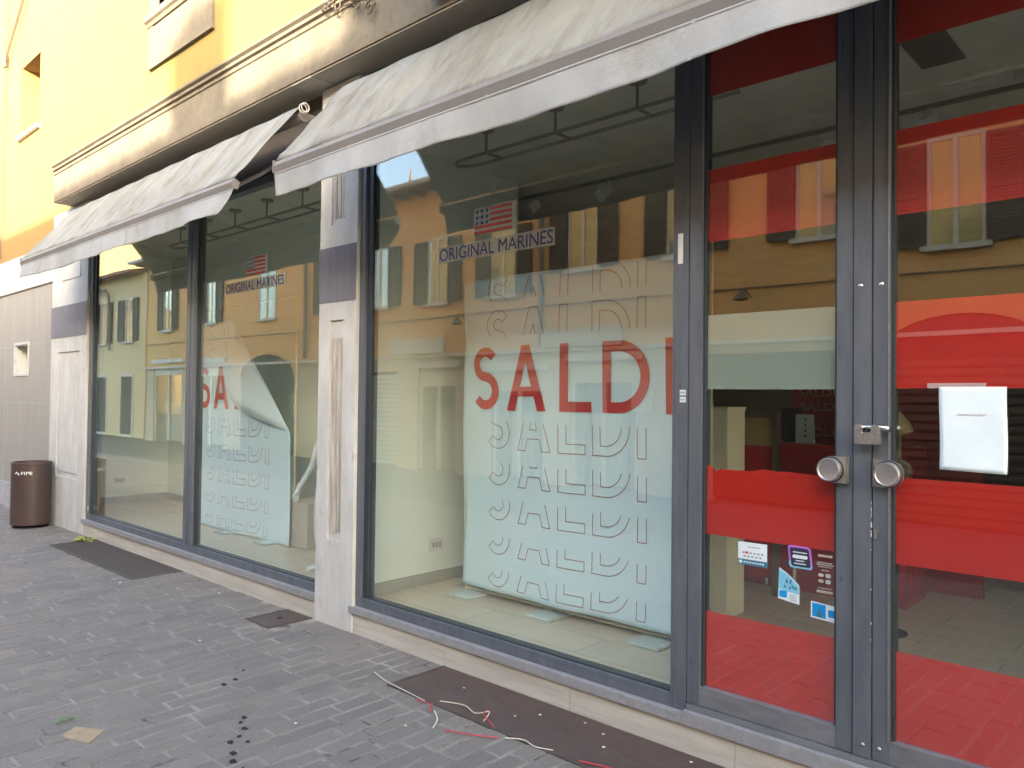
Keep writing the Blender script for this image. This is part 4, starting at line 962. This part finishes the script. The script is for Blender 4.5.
m_.tube([(-13.05, -0.04, 10), (-13.06, -0.05, 6.4), (-13.10, -0.04, 3.5)], 0.012, 6); m_.tube([(-13.0, -0.05, 6.45), (-12.3, -0.06, 6.93), (-11.0, -0.06, 7.9)], 0.010, 6); m_.tube([(-13.0, -0.05, 6.38), (-12.3, -0.06, 6.85), (-11.0, -0.06, 7.8)], 0.010, 6)
m_.build('wires', 'wood', cb_); MB().tube([(-13.04, -0.05, 6.30), (-13.04, -0.05, 6.5)], 0.03, 10).build('junction', 'wood', cb_)

# ================================================================= LITTER BIN
bx_, by_ = -10.42, -0.30
tb = thing('litter_bin', (bx_, by_, GZ), 'brown cylindrical metal litter bin standing against the grey cladding', 'litter bin')
MB().lathe([(0.10, 0.0), (0.185, 0.004), (0.185, 0.012), (0.10, 0.02)], (bx_, by_, GZ), 'z', 36).build('foot', 'black', tb)
MB().lathe([(0.203, 0.035), (0.210, 0.04), (0.210, 0.735), (0.214, 0.74), (0.214, 0.765), (0.207, 0.77), (0.195, 0.768), (0.190, 0.70), (0.05, 0.69)], (bx_, by_, GZ), 'z', 48).build('body', 'bin', tb, smooth=False)
mk = MB()
def on_bin(u, z, w, h):       # u: arc position to the right seen from the street
    a0 = -pi / 2 + u / 0.224 - 0.35
    p = [(u, z), (u + w, z), (u + w, z + h), (u, z + h)]; vs = []
    for uu, zz in p:
        a = radians(-66) + (uu + 0.11) * 1.45 / 0.224; vs.append((bx_ + 0.2125 * cos(a), by_ + 0.2125 * sin(a), zz))
    mk.add(vs, [(0, 1, 2, 3)])
Zt = 0.60
for (u, dz, w, h) in [(0.00, 0.01, .012, .012), (0.012, 0.022, .012, .012), (0.024, 0.010, .012, .012), (0.03, -0.004, .012, .012), (0.055, 0, .006, .035), (0.061, .028, .015, .007), (0.061, .014, .015, .006), (0.082, 0, .006, .035), (0.096, 0, .006, .035), (0.102, .028, .012, .007), (0.112, .014, .006, .02), (0.122, 0, .006, .035), (0.128, 0, .014, .006), (0.128, .014, .012, .006), (0.128, .028, .014, .006)]:
    on_bin(u - 0.11, Zt + dz, w, h)
mk.build('logo', 'white_paint', tb)

# ================================================================= COVER PLATES
def cover(name, x0, x1, y0, m, lbl, slots):
    o = B(x0, x1, y0, -0.056, GZ - 0.02, GZ + 0.002).build(name, m, bevel=0.001); tag(o, lbl, 'cover plate')
    f = MB(); e = 0.012
    f.box(x0 - e, x1 + e, y0 - e, y0 - 0.001, GZ - 0.02, GZ + 0.004); f.box(x0 - e, x0 - 0.001, y0, -0.056, GZ - 0.02, GZ + 0.004); f.box(x1 + 0.001, x1 + e, y0, -0.056, GZ - 0.02, GZ + 0.004)
    f.build('rim', 'grate', o)
    if slots:
        s_ = MB(); xx = x0 + 0.02
        while xx < x1 - 0.02: s_.box(xx, xx + 0.010, y0 + 0.02, -0.07, GZ + 0.0022, GZ + 0.0042); xx += 0.032
        s_.build('ribs', 'grate', o)
    return o
cover('cellar_grate', -9.0, -6.88, -0.50, 'grate', 'long ribbed iron cellar grate below the left display window', True)
cc = cover('access_cover', -5.10, -4.80, -0.39, 'brown_plate', 'small square access cover in the paving beside the narrow pillar', False)
MB().lathe([(0.02, GZ + 0.002), (0.02, GZ + 0.0045)], (-4.95, -0.22, 0), 'z', 14).build('lift_ring', 'stain', cc)
cover('steel_cover_plate', -3.38, 0.3, -0.47, 'brown_plate', 'long brown steel cover plate below the right display window', False)

q_ = [(-3.945, -1.93), (-3.775, -1.865), (-3.87, -1.765), (-4.01, -1.845)]
tag(MB().add([(x, y, GZ - 0.02) for x, y in q_] + [(x, y, GZ + 0.0035) for x, y in q_], [(3, 2, 1, 0), (4, 5, 6, 7), (0, 1, 5, 4), (1, 2, 6, 5), (2, 3, 7, 6), (3, 0, 4, 7)]).build('sandy_paver', 'patch', bevel=0.002), 'single sandy coloured paver in the grey pavement', 'paver')

# ================================================================= LITTER ON THE GROUND
def blob(x, y, r, z0, name, m, lbl, cat, group=None, h=0.0015):
    n = 14; rr = [r * R(0.55, 1.25) for _ in range(n)]
    vs = [(x + rr[i] * cos(2 * pi * i / n) * 1.1, y + rr[i] * sin(2 * pi * i / n) * 0.8, z0) for i in range(n)]
    vs2 = [(a, b, z0 + h) for a, b, c in vs]
    o = MB().add(vs + vs2, [tuple(range(n - 1, -1, -1)), tuple(range(n, 2 * n))] + [(i, (i + 1) % n, n + (i + 1) % n, n + i) for i in range(n)]).build(name, m)
    return tag(o, lbl, cat, group)
for x, y, r in [(-3.54, -1.24, 0.022), (-3.50, -1.28, 0.016), (-3.42, -1.30, 0.022), (-3.36, -1.36, 0.020), (-3.28, -1.36, 0.018), (-3.33, -1.42, 0.026), (-3.22, -1.46, 0.025), (-3.15, -1.50, 0.026), (-3.06, -1.50, 0.014),
                (-4.05, -1.02, 0.02), (-4.02, -1.10, 0.024), (-4.15, -0.92, 0.012)]:
    r *= 0.70
    blob(x, y, r, GZ + 0.0005, 'dark_spot', 'stain', 'small dark spot stuck on the grey pavers', 'stain', 'dark spots trodden on the pavement', 0.0045)
def ribbon(pts, m, name='ribbon', r=0.003):
    P = [Vector(p) for p in pts]; out = []
    for i in range(len(P) - 1):
        p0 = P[max(i - 1, 0)]; p3 = P[min(i + 2, len(P) - 1)]
        for k in range(6):
            t = k / 6; out.append(0.5 * ((2 * P[i]) + (-p0 + P[i + 1]) * t + (2 * p0 - 5 * P[i] + 4 * P[i + 1] - p3) * t * t + (-p0 + 3 * P[i] - 3 * P[i + 1] + p3) * t ** 3))
    out.append(P[-1]); return MB().tube(out, r, 6)
g0 = GZ + 0.008
def T(o, l): return tag(o, l, 'streamer')
T(ribbon([(-3.58, -0.42, g0), (-3.42, -0.46, g0), (-3.20, -0.48, g0), (-3.05, -0.50, g0 + .004)], 'ribbon_w', r=0.0024).build('streamer', 'ribbon_w'), 'long cream streamer lying at the corner of the brown plate')
T(ribbon([(-3.10, -0.51, g0), (-2.98, -0.52, g0 + .01), (-2.93, -0.57, g0), (-2.99, -0.50, g0 + .012)], 'r', r=0.0030).build('streamer', 'ribbon_r'), 'knotted red streamer nearest the plate corner')
T(ribbon([(-3.00, -0.44, g0), (-2.86, -0.40, g0 + .006), (-2.76, -0.42, g0), (-2.70, -0.38, g0 + .012), (-2.66, -0.46, g0)], 'r', r=0.0024).build('streamer', 'ribbon_w'), 'cream streamer curling onto the brown plate')
T(ribbon([(-2.74, -0.35, g0), (-2.70, -0.42, g0 + .012), (-2.62, -0.45, g0), (-2.58, -0.47, g0)], 'r', r=0.0030).build('streamer', 'ribbon_r'), 'short red streamer on the brown plate')
T(ribbon([(-2.93, -0.54, g0), (-2.84, -0.60, g0), (-2.78, -0.68, g0)], 'r', r=0.0032).build('streamer', 'ribbon_w'), 'short cream streamer trailing over the pavers')
T(ribbon([(-2.72, -0.66, g0), (-2.60, -0.62, g0 + .006), (-2.48, -0.54, g0)], 'r', r=0.0030).build('streamer', 'ribbon_r'), 'red streamer bowed out over the pavers')
T(ribbon([(-2.46, -0.52, g0), (-2.38, -0.48, g0 + .003), (-2.30, -0.49, g0), (-2.22, -0.46, g0)], 'r', r=0.0024).build('streamer', 'ribbon_w'), 'cream streamer along the front edge of the plate')
T(ribbon([(-2.07, -0.46, g0), (-1.95, -0.43, g0 + .004), (-1.82, -0.40, g0)], 'r', r=0.0032).build('streamer', 'ribbon_r'), 'straight red streamer on the plate edge')
T(ribbon([(-1.83, -0.40, g0), (-1.75, -0.37, g0), (-1.68, -0.36, g0)], 'r', r=0.0028).build('streamer', 'ribbon_y'), 'thin yellowish streamer tip on the brown plate')
T(ribbon([(-1.72, -0.52, g0), (-1.66, -0.49, g0 + .02), (-1.60, -0.53, g0), (-1.62, -0.47, g0 + .015)], 'r', r=0.004).build('streamer', 'ribbon_r'), 'tangled red streamer at the bottom edge of the photo')
T(ribbon([(-1.56, -0.47, g0), (-1.50, -0.42, g0 + .02), (-1.47, -0.37, g0), (-1.42, -0.40, g0 + .012)], 'r', r=0.004).build('streamer', 'ribbon_y'), 'tangled yellow streamer at the bottom edge of the photo')
for x, y in [(-2.52, -0.20), (-2.16, -0.16), (-2.08, -0.27), (-2.30, -0.12), (-1.72, -0.12), (-1.62, -0.18), (-1.45, -0.10), (-3.05, -0.22), (-1.70, -0.45), (-2.9, -0.75), (-1.95, -0.56), (-1.85, -0.62), (-2.6, -0.3)]:
    blob(x, y, 0.007, GZ + 0.004, 'confetti_scrap', 'ribbon_w', 'tiny pale paper scrap on the ground before the shop', 'paper scrap', 'paper scraps on the ground', 0.002)
for x, y in [(-4.85, -0.85), (-5.9, -0.2), (-6.8, -0.62), (-3.3, -1.1)]:
    blob(x, y, 0.009, GZ + 0.002, 'confetti_scrap', 'white_paint', 'tiny pale paper scrap on the ground before the shop', 'paper scrap', 'paper scraps on the ground', 0.003)
lf = MB()
for k in range(26):
    a, b = -8.98 + R(-0.16, 0.14), -0.10 + R(-0.12, 0.03); an = R(0, 6.28); l = R(0.02, 0.05); zz = GZ + 0.008 + R(0, 0.02)
    lf.add([(a, b, zz), (a + l * cos(an) + .4 * l * sin(an), b + l * sin(an) - .4 * l * cos(an), zz + R(0, .02)), (a + 1.6 * l * cos(an), b + 1.6 * l * sin(an), zz), (a + l * cos(an) - .4 * l * sin(an), b + l * sin(an) + .4 * l * cos(an), zz + R(0, .02))], [(0, 1, 2, 3)])
tag(lf.build('fallen_leaves', 'leaf_y', solid=0.001), 'small heap of yellow green leaves at the corner of the iron grate', 'leaves')
lf = MB()
for k in range(7):
    a, b = -4.10 + R(-0.03, 0.03), -1.86 + R(-0.03, 0.03); an = R(0, 6.28); l = 0.02; zz = GZ + 0.008 + R(0, 0.01)
    lf.add([(a, b, zz), (a + l * cos(an) + .4 * l * sin(an), b + l * sin(an) - .4 * l * cos(an), zz + .006), (a + 1.6 * l * cos(an), b + 1.6 * l * sin(an), zz), (a + l * cos(an) - .4 * l * sin(an), b + l * sin(an) + .4 * l * cos(an), zz + .004)], [(0, 1, 2, 3)])
tag(lf.build('fallen_leaf', 'leaf_g', solid=0.001), 'small green leaf beside the sandy paver', 'leaf')

# ================================================================= BUILDINGS ACROSS THE STREET (seen in the glass, except the added shade block)
WY = -8.0
fb_ = thing('front_building', (-10, -9, 0), 'orange two storey building across the street reflected in the glass', 'building')
wins = [(-16.6, 3.66, 5.03), (-14.6, 3.66, 5.03), (-12.58, 3.62, 5.0), (-10.6, 3.62, 4.98), (-8.6, 3.95, 5.3), (-6.5, 3.95, 5.3), (-4.3, 3.95, 5.35), (-2.55, 3.62, 4.98), (-0.4, 3.62, 4.98), (1.6, 3.62, 4.98),
        (-26.2, 3.74, 5.2), (-23.1, 3.80, 5.2)]
wl = sorted(wins)
mb = MB(); mb.box(-28.0, 6.5, WY - 8, WY, 2.50, 6.15); mb.build('upper_wall', 'orange_front', fb_)
gf = MB(); ops = [(-27.35, -25.1, 2.62, 'shop'), (-24.2, -22.2, 2.55, 'shop'), (-21.2, -18.35, 2.45, 'arch'), (-15.3, -13.95, 2.15, 'shut'), (-13.2, -11.95, 2.2, 'shop'), (-10.9, -9.5, 2.1, 'shop'), (-8.9, -7.4, 2.25, 'shop'), (-6.2, -4.0, 2.3, 'dark'), (-3.55, -1.45, 2.45, 'arch'), (-0.4, 1.2, 2.2, 'shop')]
xs = -28.0
for a, b, h, k in ops: gf.box(xs, a, WY - 0.5, WY - 0.002, -0.06, 2.499); gf.box(a, b, WY - 0.5, WY - 0.002, h, 2.499); xs = b
gf.box(xs, 6.5, WY - 0.5, WY - 0.002, -0.06, 2.499); gf.build('ground_floor_wall', 'cream_front', fb_)
B(-28, 6.5, WY - 8, WY - 0.52, -0.06, 2.499).build('core', 'dark_in', fb_)
for a, b, h, k in ops:
    if k == 'arch':
        n = 16; cx = (a + b) / 2; hw = (b - a) / 2
        sp = MB().prism_y([(a - 0.001, h)] + [(cx - hw * cos(pi * i / n), 2.0 + 0.75 * sin(pi * i / n)) for i in range(n + 1)] + [(b + 0.001, h)], WY + 0.001, WY + 0.002)
        # arched head: dark recess drawn as a real stepped opening ring
        ar = MB(); ar.prism_y([(a, -0.05), (b, -0.05), (b, 2.1)] + [(cx + hw * cos(pi * i / n), 2.1 + 0.62 * sin(pi * i / n)) for i in range(1, n)] + [(a, 2.1)], WY - 0.3, WY + 0.004)
        g_ = ar.build('gateway', 'dark_in', fb_)
        s_ = MB(); z = 0.0
        while z < 2.1: s_.box(a + 0.05, b - 0.05, WY + 0.005, WY + 0.022, z, z + 0.085); z += 0.12
        if a > -10: s_.build('roller_slats', 'roller_brown', g_)
        rg = MB()
        for i in range(n):
            t0, t1 = pi * i / n, pi * (i + 1) / n
            q = [(cx + (hw + r_) * cos(t), 2.1 + (0.62 + r_) * sin(t)) for r_, t in ((0, t0), (0.12, t0), (0.12, t1), (0, t1))]
            rg.prism_y(q, WY + 0.003, WY + 0.03)
        rg.build('arch_ring', 'orange_front', g_)
    elif k == 'dark':
        B(a, b, WY - 0.45, WY - 0.40, 0, h).build('doorway', 'dark_in', fb_)
    elif k == 'shut':
        s_ = MB(); z = 0.0
        while z < h - 0.1: s_.box(a, b, WY - 0.10, WY - 0.06, z, z + 0.09); z += 0.11
        s_.build('roller_shutter', 'roller_pale', fb_)
    else:
        w = MB().box(a, a + 0.08, WY - 0.12, WY - 0.05, 0, h).box(b - 0.08, b, WY - 0.12, WY - 0.05, 0, h).box(a + 0.08, b - 0.08, WY - 0.12, WY - 0.05, h - 0.4, h).box((a + b) / 2 - 0.04, (a + b) / 2 + 0.04, WY - 0.12, WY - 0.05, 0, h - 0.4).build('shopfront', 'win_cream', fb_)
        B(a + 0.08, b - 0.08, WY - 0.09, WY - 0.08, 0, h - 0.4).build('pane', 'house_glass', w)
        B(a - 0.10, b + 0.10, WY + 0.0, WY + 0.05, h + 0.0, h + 0.14).build('head_moulding', 'pale_front', w)
        B(a + 0.3, b - 0.5, WY - 0.45, WY - 0.3, 0, 1.3).build('goods', 'pale_front', w)
def house_window(parent, cx, z0, z1, hw=0.29, sw=0.42, y=WY, panel='curtain'):
    f = MB(); f.box(cx - hw - 0.05, cx - hw, y, y + 0.03, z0, z1).box(cx + hw, cx + hw + 0.05, y, y + 0.03, z0, z1).box(cx - hw - 0.05, cx + hw + 0.05, y, y + 0.031, z1, z1 + 0.05).box(cx - 0.03, cx + 0.03, y, y + 0.032, z0, z1)
    w = f.build('window', 'win_cream', parent)
    B(cx - hw, cx + hw, y + 0.001, y + 0.008, z0, z1).build('backing', panel, w)
    B(cx - hw, cx + hw, y + 0.014, y + 0.018, z0, z1).build('pane', 'house_glass', w)
    B(cx - hw - 0.12, cx + hw + 0.12, y, y + 0.10, z0 - 0.07, z0 - 0.001).build('sill', 'pale_front', w)
    for s in (-1, 1):
        if sw == 0: continue
        a = cx + s * (hw + 0.06); b = a + s * sw; m = MB()
        m.box(a, a + s * 0.05, y + 0.035, y + 0.075, z0, z1); m.box(b - s * 0.05, b, y + 0.035, y + 0.075, z0, z1)
        x0_, x1_ = min(a, b) + 0.05, max(a, b) - 0.05
        for zz in (z0, (z0 + z1) / 2 - 0.03, z1 - 0.06): m.box(x0_, x1_, y + 0.036, y + 0.074, zz, zz + 0.06)
        z = z0 + 0.065
        while z < z1 - 0.08: m.box(x0_, x1_, y + 0.045, y + 0.062, z, z + 0.034); z += 0.045
        m.build('shutter', 'shutter_wood', w)
    return w
for cx, z0, z1 in wl: house_window(fb_, cx, z0, z1)
house_window(fb_, -19.75, 3.72, 5.05, hw=0.42, sw=0, panel='dark_in')
rf = MB(); rf.prism_x([(WY + 0.5, 6.12), (WY + 0.5, 6.20), (WY - 4, 7.62), (WY - 8.5, 6.2), (WY - 8.5, 6.12)], -28.3, 6.6); rf.build('roof', 'tiles_roof', fb_)
for k, xx in enumerate(range(-28, 4, 1)): pass
ev = MB(); xx = -28.0
while xx < 6.4: ev.box(xx, xx + 0.09, WY, WY + 0.46, 6.03, 6.115); xx += 0.55
ev.build('rafters', 'wood', fb_)
MB().tube([(-28.3, WY + 0.55, 6.17), (6.5, WY + 0.55, 6.17)], 0.06, 10).build('gutter', 'pale_front', fb_)
for px_ in (-17.72, -9.56):
    MB().tube([(px_, WY + 0.5, 6.12), (px_, WY + 0.10, 5.8), (px_, WY + 0.08, 2.55)], 0.05, 10).build('downpipe', 'awning_bar', fb_)
B(-28, 6.5, WY + 0.001, WY + 0.06, 2.44, 2.50).build('string_course', 'pale_front', fb_)
B(-28, 3, WY + 0.0, WY + 0.04, -0.06, 0.7).build('base_course', 'pale_front', fb_) if False else None
fc = MB(); fc.tube([(-28, WY + 0.03, 3.30), (-17.8, WY + 0.03, 3.27), (-9.5, WY + 0.035, 3.32), (0, WY + 0.03, 3.26), (6.4, WY + 0.03, 3.3)], 0.012, 6); fc.build('facade_cable', 'wood', fb_)
fc = MB(); fc.tube([(-12, WY + 0.03, 5.62), (-6, WY + 0.035, 5.55), (0, WY + 0.03, 5.6)], 0.012, 6); fc.build('facade_cable', 'wood', fb_)
for lx in (-15.8, -11.6, -3.45, -5.35):
    l_ = MB().tube([(lx, WY, 3.15), (lx, WY + 0.25, 3.25), (lx, WY + 0.35, 3.2)], 0.015, 8).build('lamp_arm', 'iron', fb_); MB().lathe([(0.02, 0.02), (0.12, -0.12), (0.10, -0.13), (0.06, -0.14)], (lx, WY + 0.35, 3.2), 'z', 14).build('lamp_shade', 'iron', l_)
for mx_, mz in ((-7.3, 1.6), (-11.4, 1.5), (-16.2, 1.4)): B(mx_ - 0.2, mx_ + 0.2, WY, WY + 0.06, mz - 0.25, mz + 0.25).build('meter_box', 'pale_front', fb_)
for ax_ in (-13.2, -8.6): B(ax_ - 0.9, ax_ + 0.9, WY + 0.06, WY + 0.12, 2.52, 2.86).build('shop_fascia', 'pale_front', fb_)
ch_ = B(3.92, 4.50, -12.25, -11.70, 7.2, 8.45).build('chimney', 'orange_front', fb_); B(3.86, 4.56, -12.31, -11.64, 8.451, 8.52).build('chimney_cap', 'tiles_roof', ch_)
# unseen taller block to the right, added to cast shade on the stone band
tb_ = thing('shade_block', (8, -12, 0), 'unseen taller ochre block added across the street to shade the stone band', 'building')
B(6.8, 17, WY - 4.5, WY - 0.01, -0.06, 8.4).build('wall', 'orange_front', tb_)
MB().prism_x([(WY + 0.4, 8.4), (WY + 0.4, 8.5), (WY - 4.7, 9.6), (WY - 4.7, 8.4)], 6.75, 17.2).build('roof', 'tiles_roof', tb_)
for cx in (8.3, 10.6, 12.9, 15.2):
    house_window(tb_, cx, 3.7, 5.1, y=WY - 0.01); house_window(tb_, cx, 6.2, 7.4, y=WY - 0.01)
# beige house to the left
bb_ = thing('beige_house', (-36, -12, 0), 'beige two storey house across the street at the far left', 'building')
B(-46, -28.001, WY - 7, WY + 0.05, 0, 5.9).build('wall', 'beige_front', bb_)
MB().prism_x([(WY + 0.55, 5.88), (WY + 0.55, 5.98), (WY - 3, 6.7), (WY - 7.4, 5.98), (WY - 7.4, 5.88)], -46.2, -28.4).build('roof', 'tiles_roof', bb_)
for cx in (-44, -41.5, -39, -36.6, -34.2, -31.9, -29.5): house_window(bb_, cx, 3.5, 5.05, y=WY + 0.05, hw=0.35, sw=0.5)
for a in (-44, -41, -38, -35, -32, -29.6):
    w = MB().box(a - 0.6, a + 0.6, WY + 0.05, WY + 0.08, 0, 2.3).build('shopfront', 'win_cream', bb_); B(a - 0.5, a + 0.5, WY + 0.081, WY + 0.09, 0.1, 2.2).build('pane', 'dark_in', w)
MB().tube([(-33.2, WY + 0.3, 5.55), (-31.2, WY + 0.3, 5.5), (-31.1, WY + 0.2, 5.3), (-31.1, WY + 0.15, 3.2)], 0.05, 8).build('downpipe', 'awning_bar', bb_)
# tall yellow house with a sunlit flank
yh = thing('tall_yellow_house', (-52, -16, 0), 'tall yellow house with a sunlit side wall rising behind the beige one', 'building')
B(-60, -45.0, -24, -10.5, 0, 15).build('wall', 'tower_yellow', yh); MB().prism_x([(-10.1, 15), (-10.1, 15.1), (-17, 16.8), (-24.4, 15.1), (-24.4, 15)], -60.3, -44.7).build('roof', 'tiles_roof', yh)
house_window(yh, -56, 11, 12.6, y=-10.5); house_window(yh, -50, 11, 12.6, y=-10.5)
# pinnacled church gable
cg = thing('church_gable', (-40, -34, 0), 'pale yellow church gable with thin pinnacles above the roofs', 'church')
MB().prism_y([(-52, 0), (-40, 0), (-40, 12.0), (-44, 14.2), (-46, 16.0), (-48, 14.2), (-52, 12)], -36, -34).build('gable_wall', 'tower_yellow', cg)
for xx, zz in ((-40.3, 12), (-44, 14.2), (-46, 16.0), (-48, 14.2)):
    MB().lathe([(0.28, 0), (0.22, 1.2), (0.02, 3.2)], (xx, -34.6, zz), 'z', 8).build('pinnacle', 'tower_yellow', cg)
# street end blocks that close the view sideways
eb = thing('street_end_house', (-62, -4, 0), 'ochre house closing the far left end of the street', 'building')
B(-62, -61, -10, 8, 0, 8).build('wall', 'beige_front', eb)
MB().prism_x([(-10.2, 8), (-1, 9.5), (8.2, 8)], -62.5, -60.8).build('roof', 'tiles_roof', eb)

# ================================================================= CAMERA, LIGHT, WORLD
cam = bpy.data.cameras.new('camera'); cam.sensor_width = 36; cam.lens = 770 * 36 / 1024; cam.clip_start = 0.02; cam.clip_end = 1000
co = bpy.data.objects.new('camera', cam); COL.objects.link(co); scene.camera = co
Mx = Matrix(((0.733093603329517, 0.00470010501746856, 0.6801115186277684, 0), (0.6800313427734026, -0.021902594398875277, -0.7328558174732606, -3.15), (0.011451707433720025, 0.9997490612005709, -0.01925287057634153, 1.55), (0, 0, 0, 1)))
co.matrix_world = Mx
AZ = radians(42); EL = radians(13.6)          # sun towards +x from the facade normal
sd = Vector((sin(AZ) * cos(EL), -cos(AZ) * cos(EL), sin(EL)))
sl = bpy.data.lights.new('sun', 'SUN'); sl.energy = 2.0; sl.angle = radians(0.8); sl.color = (1.0, 0.90, 0.74)
so = bpy.data.objects.new('sun', sl); COL.objects.link(so); so.rotation_euler = sd.to_track_quat('Z', 'Y').to_euler()
w = bpy.data.worlds.new('World'); scene.world = w; w.use_nodes = True; nt = w.node_tree; nt.nodes.clear()
out = nt.nodes.new('ShaderNodeOutputWorld'); bg = nt.nodes.new('ShaderNodeBackground'); sky = nt.nodes.new('ShaderNodeTexSky')
sky.sky_type = 'NISHITA'; sky.sun_disc = False; sky.sun_elevation = EL
sky.sun_rotation = math.atan2(sd.x, sd.y)
sky.air_density = 1.0; sky.dust_density = 3.5
bg.inputs['Strength'].default_value = 0.15
nt.links.new(sky.outputs[0], bg.inputs[0]); nt.links.new(bg.outputs[0], out.inputs[0])
scene.render.engine = 'CYCLES'
scene.cycles.max_bounces = 10; scene.cycles.diffuse_bounces = 6; scene.cycles.glossy_bounces = 5; scene.cycles.transparent_max_bounces = 20
scene.view_settings.view_transform = 'Standard'; scene.view_settings.look = 'None'; scene.view_settings.gamma = 1.0; scene.view_settings.use_curve_mapping = False
scene.view_settings.exposure = 3.52
scene.render.resolution_x = 1024; scene.render.resolution_y = 768
for o in bpy.data.objects:
    if '_o' in o.keys(): del o['_o']
